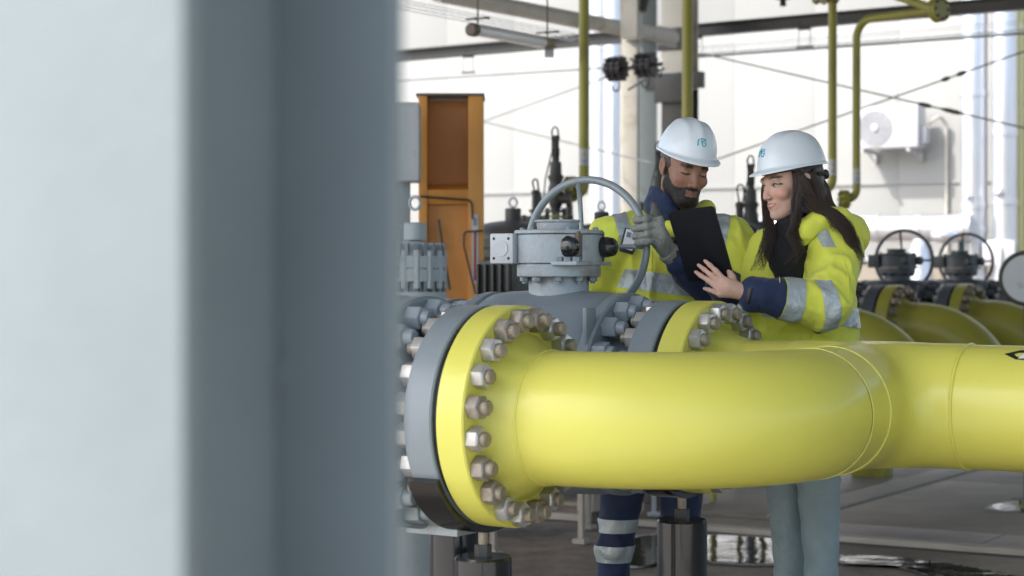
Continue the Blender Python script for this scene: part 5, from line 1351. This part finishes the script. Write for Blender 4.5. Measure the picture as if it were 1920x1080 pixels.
# jacket
f = SDF(); f.ell((.925, 6.05, 1.30), (.150, .125, .22), None, .04); f.ell((.925, 6.05, 1.03), (.168, .145, .30), None, .10)
f.cone(wsL+Vector((-.02, .02, .01)), wsR+Vector((.01, 0, .01)), .072, .070, .05)
f.chain([wsL, weL], [.078, .069], .03); f.chain([weL, wwL+(weL-wwL)*.10], [.069, .046], .02)
f.chain([wsR, weR], [.074, .066], .03); f.chain([weR, wwR+(weR-wwR)*.14], [.062, .044], .02)
def jw_post(p, d):
    d = cloth_post(53, .0125, (12, 12, 7.5))(p, d); d = np.maximum(d, .82-p[:, 2])
    cut = np.sqrt((p[:, 0]-.88)**2+(p[:, 1]-6.0)**2)-.070; return np.maximum(d, np.where(p[:, 2] > 1.46, -cut, -1))
f.post = jw_post
jw = grow('jacket', f, (.52, 5.64, .80), (1.18, 6.30, 1.58), .0062, [M['hivis'], M['navy']]); own(jw, woman)
fL = wwL-weL
def wnavy(c):
    tL, dL_ = seg_t(c, weL, wwL); tR, dR = seg_t(c, weR, wwR)
    return 1 if ((tL > .60 and dL_ < .085 and c.y < 5.87) or (tR > .38 and dR < .075 and c.x < .73 and c.y > 5.83)) else 0
assign(jw, woman, wnavy, [(weL+fL*.60, fL), (weR+(wwR-weR)*.38, (wwR-weR))])
fn = fL.normalized()
fa = SDF(); fa.chain([wsL, weL], [.078, .069], .03); fa.chain([weL, wwL+(weL-wwL)*.10], [.069, .046], .02); fa.post = cloth_post(53, .0125, (12, 12, 7.5))
alo = (.64, 5.62, 1.14); ahi = (1.12, 6.06, 1.50)
ring_band(woman, fa, alo, ahi, weL+fL*.37, fn, weL+fL*.595, -fn, sel=lambda c: seg_t(c, weL, wwL)[1] < .095)
bn = (fn*.85-Vector((0, 0, 1))*.25).normalized()
ring_band(woman, fa, alo, ahi, weL+fL*-.02, bn, weL+fL*.165, -bn, sel=lambda c: c.z < 1.375 and seg_t(c, weL, wwL)[1] < .12)
ft = SDF(); ft.ell((.925, 6.05, 1.30), (.150, .125, .22), None, .04); ft.ell((.925, 6.05, 1.03), (.168, .145, .30), None, .10); ft.post = cloth_post(53, .0125, (12, 12, 7.5))
tz = Vector((.12, 0, 1)).normalized()
ring_band(woman, ft, (.74, 5.86, 1.12), (1.13, 6.24, 1.40), Vector((1.05, 6, 1.225)), tz, Vector((1.05, 6, 1.285)), -tz)
sh = wsL+Vector((-.035, .01, 0)); nn = Vector((1, 0, .35)).normalized()
band(jw, 'reflective_band', M['reflect'], woman, sh-nn*.018, nn, sh+nn*.018, -nn, lambda c: c.z > 1.47 and (c-wsL).length < .16)
wt = bvh(jw, woman)
on_surface(wt, [(1535, 425), (1515, 470), (1497, 520), (1493, 540)], .0014, 'seam', M['hivis'], woman)
for sg in ([(1440, 615), (1500, 622), (1502, 640)], [(1448, 440), (1460, 500), (1462, 530)], [(1575, 470), (1590, 520), (1592, 560)]): on_surface(wt, sg, .0014, 'seam', M['hivis'], woman)
on_surface(wt, [(1525, 600), (1520, 640)], .0014, 'seam', M['hivis'], woman)
on_surface(wt, [(1483, 463), (1486, 470)], .004, 'chest_print', M['black'], woman, n=3)
for a, b_ in (((1473, 475), (1479, 480)), ((1480, 479), (1486, 477)), ((1488, 480), (1493, 479))): on_surface(wt, [a, b_], .0014, 'chest_print', M['grey'], woman, n=3)
# cuff tab
on_surface(wt, [(1407, 540), (1401, 568)], .012, 'cuff_tab', M['black'], woman, lift_=-.006)
b = MB(); fd = (wwL-weL).normalized(); b.lathe(wwL-fd*.040, fd, [(0, .052), (.006, .054), (.024, .050), (.030, .044)], 28, cap=False); own(b.build('cuff', M['navy']), woman)
# hood
f = SDF(); f.ell((1.055, 6.07, 1.515), (.075, .10, .062), np.array([[.9, 0, .43], [0, 1, 0], [-.43, 0, .9]]), .02)
f.chain([(1.02, 5.97, 1.56), (.965, 5.935, 1.565), (.915, 5.925, 1.53), (.875, 5.93, 1.475)], [.030, .028, .026, .022], .03); f.chain([(1.02, 6.1, 1.56), (.95, 6.17, 1.55), (.86, 6.13, 1.50)], [.03, .03, .025], .03)
f.cone((1.02, 5.98, 1.55), (1.07, 6.05, 1.52), .04, .05, .03)
f.post = cloth_post(61, .006, (14, 14, 14))
hd = own(grow('hood', f, (.82, 5.86, 1.40), (1.16, 6.24, 1.63), .0055, [M['hivis']]), woman)
ht = bvh(hd, woman); e = hit(ht, 1511, 404, .002)
if e: b = MB(); b.lathe(e, (0, -1, .2), [(-.002, .0055), (.002, .005)], 12); own(b.build('hood_eyelet', M['black']), woman)
# dark scarf/top
f = SDF(); f.chain([(.885, 5.99, 1.53), (.865, 5.975, 1.46), (.87, 5.97, 1.37)], [.062, .064, .045], .03); f.post = cloth_post(71, .004, (20, 20, 20))
tp = own(grow('knitted_top', f, (.78, 5.86, 1.28), (.98, 6.08, 1.61), .005, [M['knit']]), woman)
tt_ = bvh(tp, woman)
on_surface(tt_, [(1434, 438), (1438, 428)], .0013, 'white_mark', M['white'], woman, n=3); on_surface(tt_, [(1438, 438), (1442, 427)], .0013, 'white_mark', M['white'], woman, n=3)
b = MB(); b.tube([P(1502, 375, 5.93), P(1498, 388, 5.92), P(1490, 402, 5.92)], [.013, .020, .018], 12); own(b.build('blue_collar', mat('blue_fleece', (.015, .05, .16), .9)), woman)
for i, yy in enumerate((362, 367, 372)):
    pass
helmet(woman, Frame(HW.o, HW.r, .975))
b = MB()
for i in range(4): b.sphere(P(1504-i*.6, 361+i*4.5, 5.905), .0028, seg=8, rings=6)
own(b.build('earring', M['silver']), woman)
# hair: inner mass plus strands
f = SDF(); f.ell(HW(0, .030, .02), [.078*.95, .092*.95, .095*.95], HW.rn, .01); f.ell(HW(.0, .055, -.05), [.060, .050, .070], HW.rn, .03)
f.chain([HW(.02, .085, -.06), tuple(P(1545, 392, 6.0)), tuple(P(1572, 412, 5.99)), tuple(P(1592, 440, 5.985))], [.048, .032, .020, .010], .02)
def wh_post(p, d):
    q = HW.loc(p); m = np.abs(d) < .05; n = np.zeros(len(p)); n[m] = vnoise(p[m]*np.array([90, 90, 25]), 5)
    return np.maximum(d-.0035*n, np.where(q[:, 2] > -.10, -(q[:, 1]+.000-np.clip(-q[:, 2], 0, .1)*.22), -1))
f.post = wh_post
own(grow('hair', f, (.78, 5.84, 1.46), (1.10, 6.16, 1.80), .0042, [M['hair']]), woman)
b = strands([(1488, 320, 5.925), (1492, 345, 5.915), (1491, 375, 5.915), (1492, 410, 5.90), (1487, 440, 5.895), (1497, 465, 5.88), (1479, 500, 5.87)], 138, [.006, .007, .008, .010, .012, .010, .006], .00105, 1, frizz=.009)
b2 = strands([(1492, 318, 5.93), (1505, 340, 5.915), (1512, 365, 5.915), (1532, 388, 5.91), (1562, 402, 5.90), (1588, 432, 5.89), (1604, 470, 5.89), (1614, 498, 5.89)], 330, [.010, .014, .022, .022, .017, .013, .009, .006], .00105, 2, frizz=.009)
b3 = strands([(1512, 322, 5.95), (1522, 350, 5.94), (1530, 378, 5.93), (1550, 396, 5.92), (1578, 415, 5.90), (1598, 450, 5.89), (1606, 476, 5.89)], 270, [.020, .022, .022, .020, .016, .010, .007], .00105, 3, frizz=.009)
b4 = strands([(1440, 322, 6.06), (1432, 352, 6.06), (1436, 385, 6.05), (1440, 410, 5.98), (1443, 440, 5.92), (1432, 475, 5.90), (1418, 512, 5.89)], 210, [.004, .005, .008, .012, .014, .011, .006], .00105, 4, frizz=.009)
b5 = strands([(1503, 325, 5.91), (1500, 360, 5.905), (1497, 395, 5.90), (1490, 425, 5.895), (1489, 450, 5.885), (1505, 475, 5.87)], 78, [.006, .007, .009, .010, .010, .008], .00105, 5, frizz=.009)
b6 = strands([(1535, 385, 5.92), (1555, 402, 5.89), (1568, 425, 5.885), (1585, 440, 5.885)], 36, [.01, .012, .014, .016], .00105, 6, frizz=.009)
bb = MB()
for q in (b, b2, b3, b4, b5, b6): bb.add(q.v, q.f)
o = own(bb.build('loose_hair', M['hair'], angle=180), woman); tag(o, kind='stuff')
# jeans and boots
f = SDF(); f.ell((.915, 6.06, .95), (.125, .125, .12), None, .05)
for a, b_, c in ((whR, wkR, waR), (whL, wkL, waL)): f.chain([a, b_, b_+(c-b_)*.35, c+Vector((0, 0, .03))], [.080, .052, .050, .038], .004)
f.post = lambda p, d, q=cloth_post(83, .0045, (12, 12, 22)): np.maximum(q(p, d), .07-p[:, 2])
own(grow('jeans', f, (.76, 5.85, .05), (1.12, 6.24, 1.08), .0062, [M['jeans']]), woman)
for a in (waR, waL):
    f = SDF(); f.cone(a+Vector((0, 0, .05)), a+Vector((0, 0, -.04)), .05, .047, .02); f.cone(a+Vector((-.02, -.01, -.045)), a+Vector((-.14, -.05, -.055)), .042, .034, .03); f.post = lambda p, d: np.maximum(d, -p[:, 2]+.001)
    own(grow('boot', f, (a.x-.22, a.y-.13, -.01), (a.x+.09, a.y+.1, .22), .008, [M['boot']]), woman)

# ---------------------------------------------------------------- tablet
TL = P(1250, 398, 5.72); TR = P(1338, 388, 5.656); BL = P(1291, 530, 5.812); BR = P(1376, 519, 5.748)
cx = (TL+TR+BL+BR)/4; xa = ((TR-TL)+(BR-BL)).normalized(); ya = ((TL-BL)+(TR-BR)).normalized(); na = xa.cross(ya).normalized(); ya = na.cross(xa)
wt_ = ((TR-TL).length+(BR-BL).length)/2; htt = ((TL-BL).length+(TR-BR).length)/2
tb_ = thing('tablet', 'black tablet computer held up between the two workers', 'tablet', cx, 0)
def rrect(w_, h_, r, n=6):
    out = []
    for sx, sy, a0 in ((1, 1, 0), (-1, 1, 90), (-1, -1, 180), (1, -1, 270)):
        for i in range(n+1): a = R(a0+90*i/n); out.append((sx*(w_/2-r)+r*math.cos(a), sy*(h_/2-r)+r*math.sin(a)))
    return out
mm = Matrix((xa, ya, na)).transposed()
b = MB(); b.prism(rrect(wt_, htt, .012), .008, m=mm, o=na*-.008); b.build('case', M['tablet'], tb_, bevel=.0018)
b = MB(); b.prism(rrect(wt_-.012, htt-.012, .008), .0012, m=mm, o=na*-.0096); b.build('screen', mat('tablet_screen_glass', (.03, .03, .035), .1), tb_)  # dark glossy screen, gives off no light
# grey knitted glove the woman carries tucked at her cuff
c = P(1388, 581, 5.78); t = thing('work_glove', 'loose grey knitted glove tucked under the woman forearm', 'glove', c, 0)
f = SDF(); f.cone((0, 0, 0), (-.025, .01, -.03), .018, .024, .01)
for i in range(4): f.chain([(-.03+.008*i, 0, -.04), (-.045+.012*i, -.01, -.075), (-.04+.014*i, -.012, -.10)], [.010, .0095, .008], .003)
f.chain([(0, -.01, -.02), (.02, -.02, -.05)], [.012, .009], .006)
o = grow('knit_shell', f, (-.09, -.06, -.13), (.06, .06, .04), .0035, [M['glove']]); o.parent = t
b = MB(); b.lathe((.004, 0, .0), (.6, -.2, .75), [(-.004, .016), (0, .020), (.030, .022), (.032, .018)], 20); b.build('knit_cuff', M['glove_pale'] if 'glove_pale' in M else M['reflect'], t)
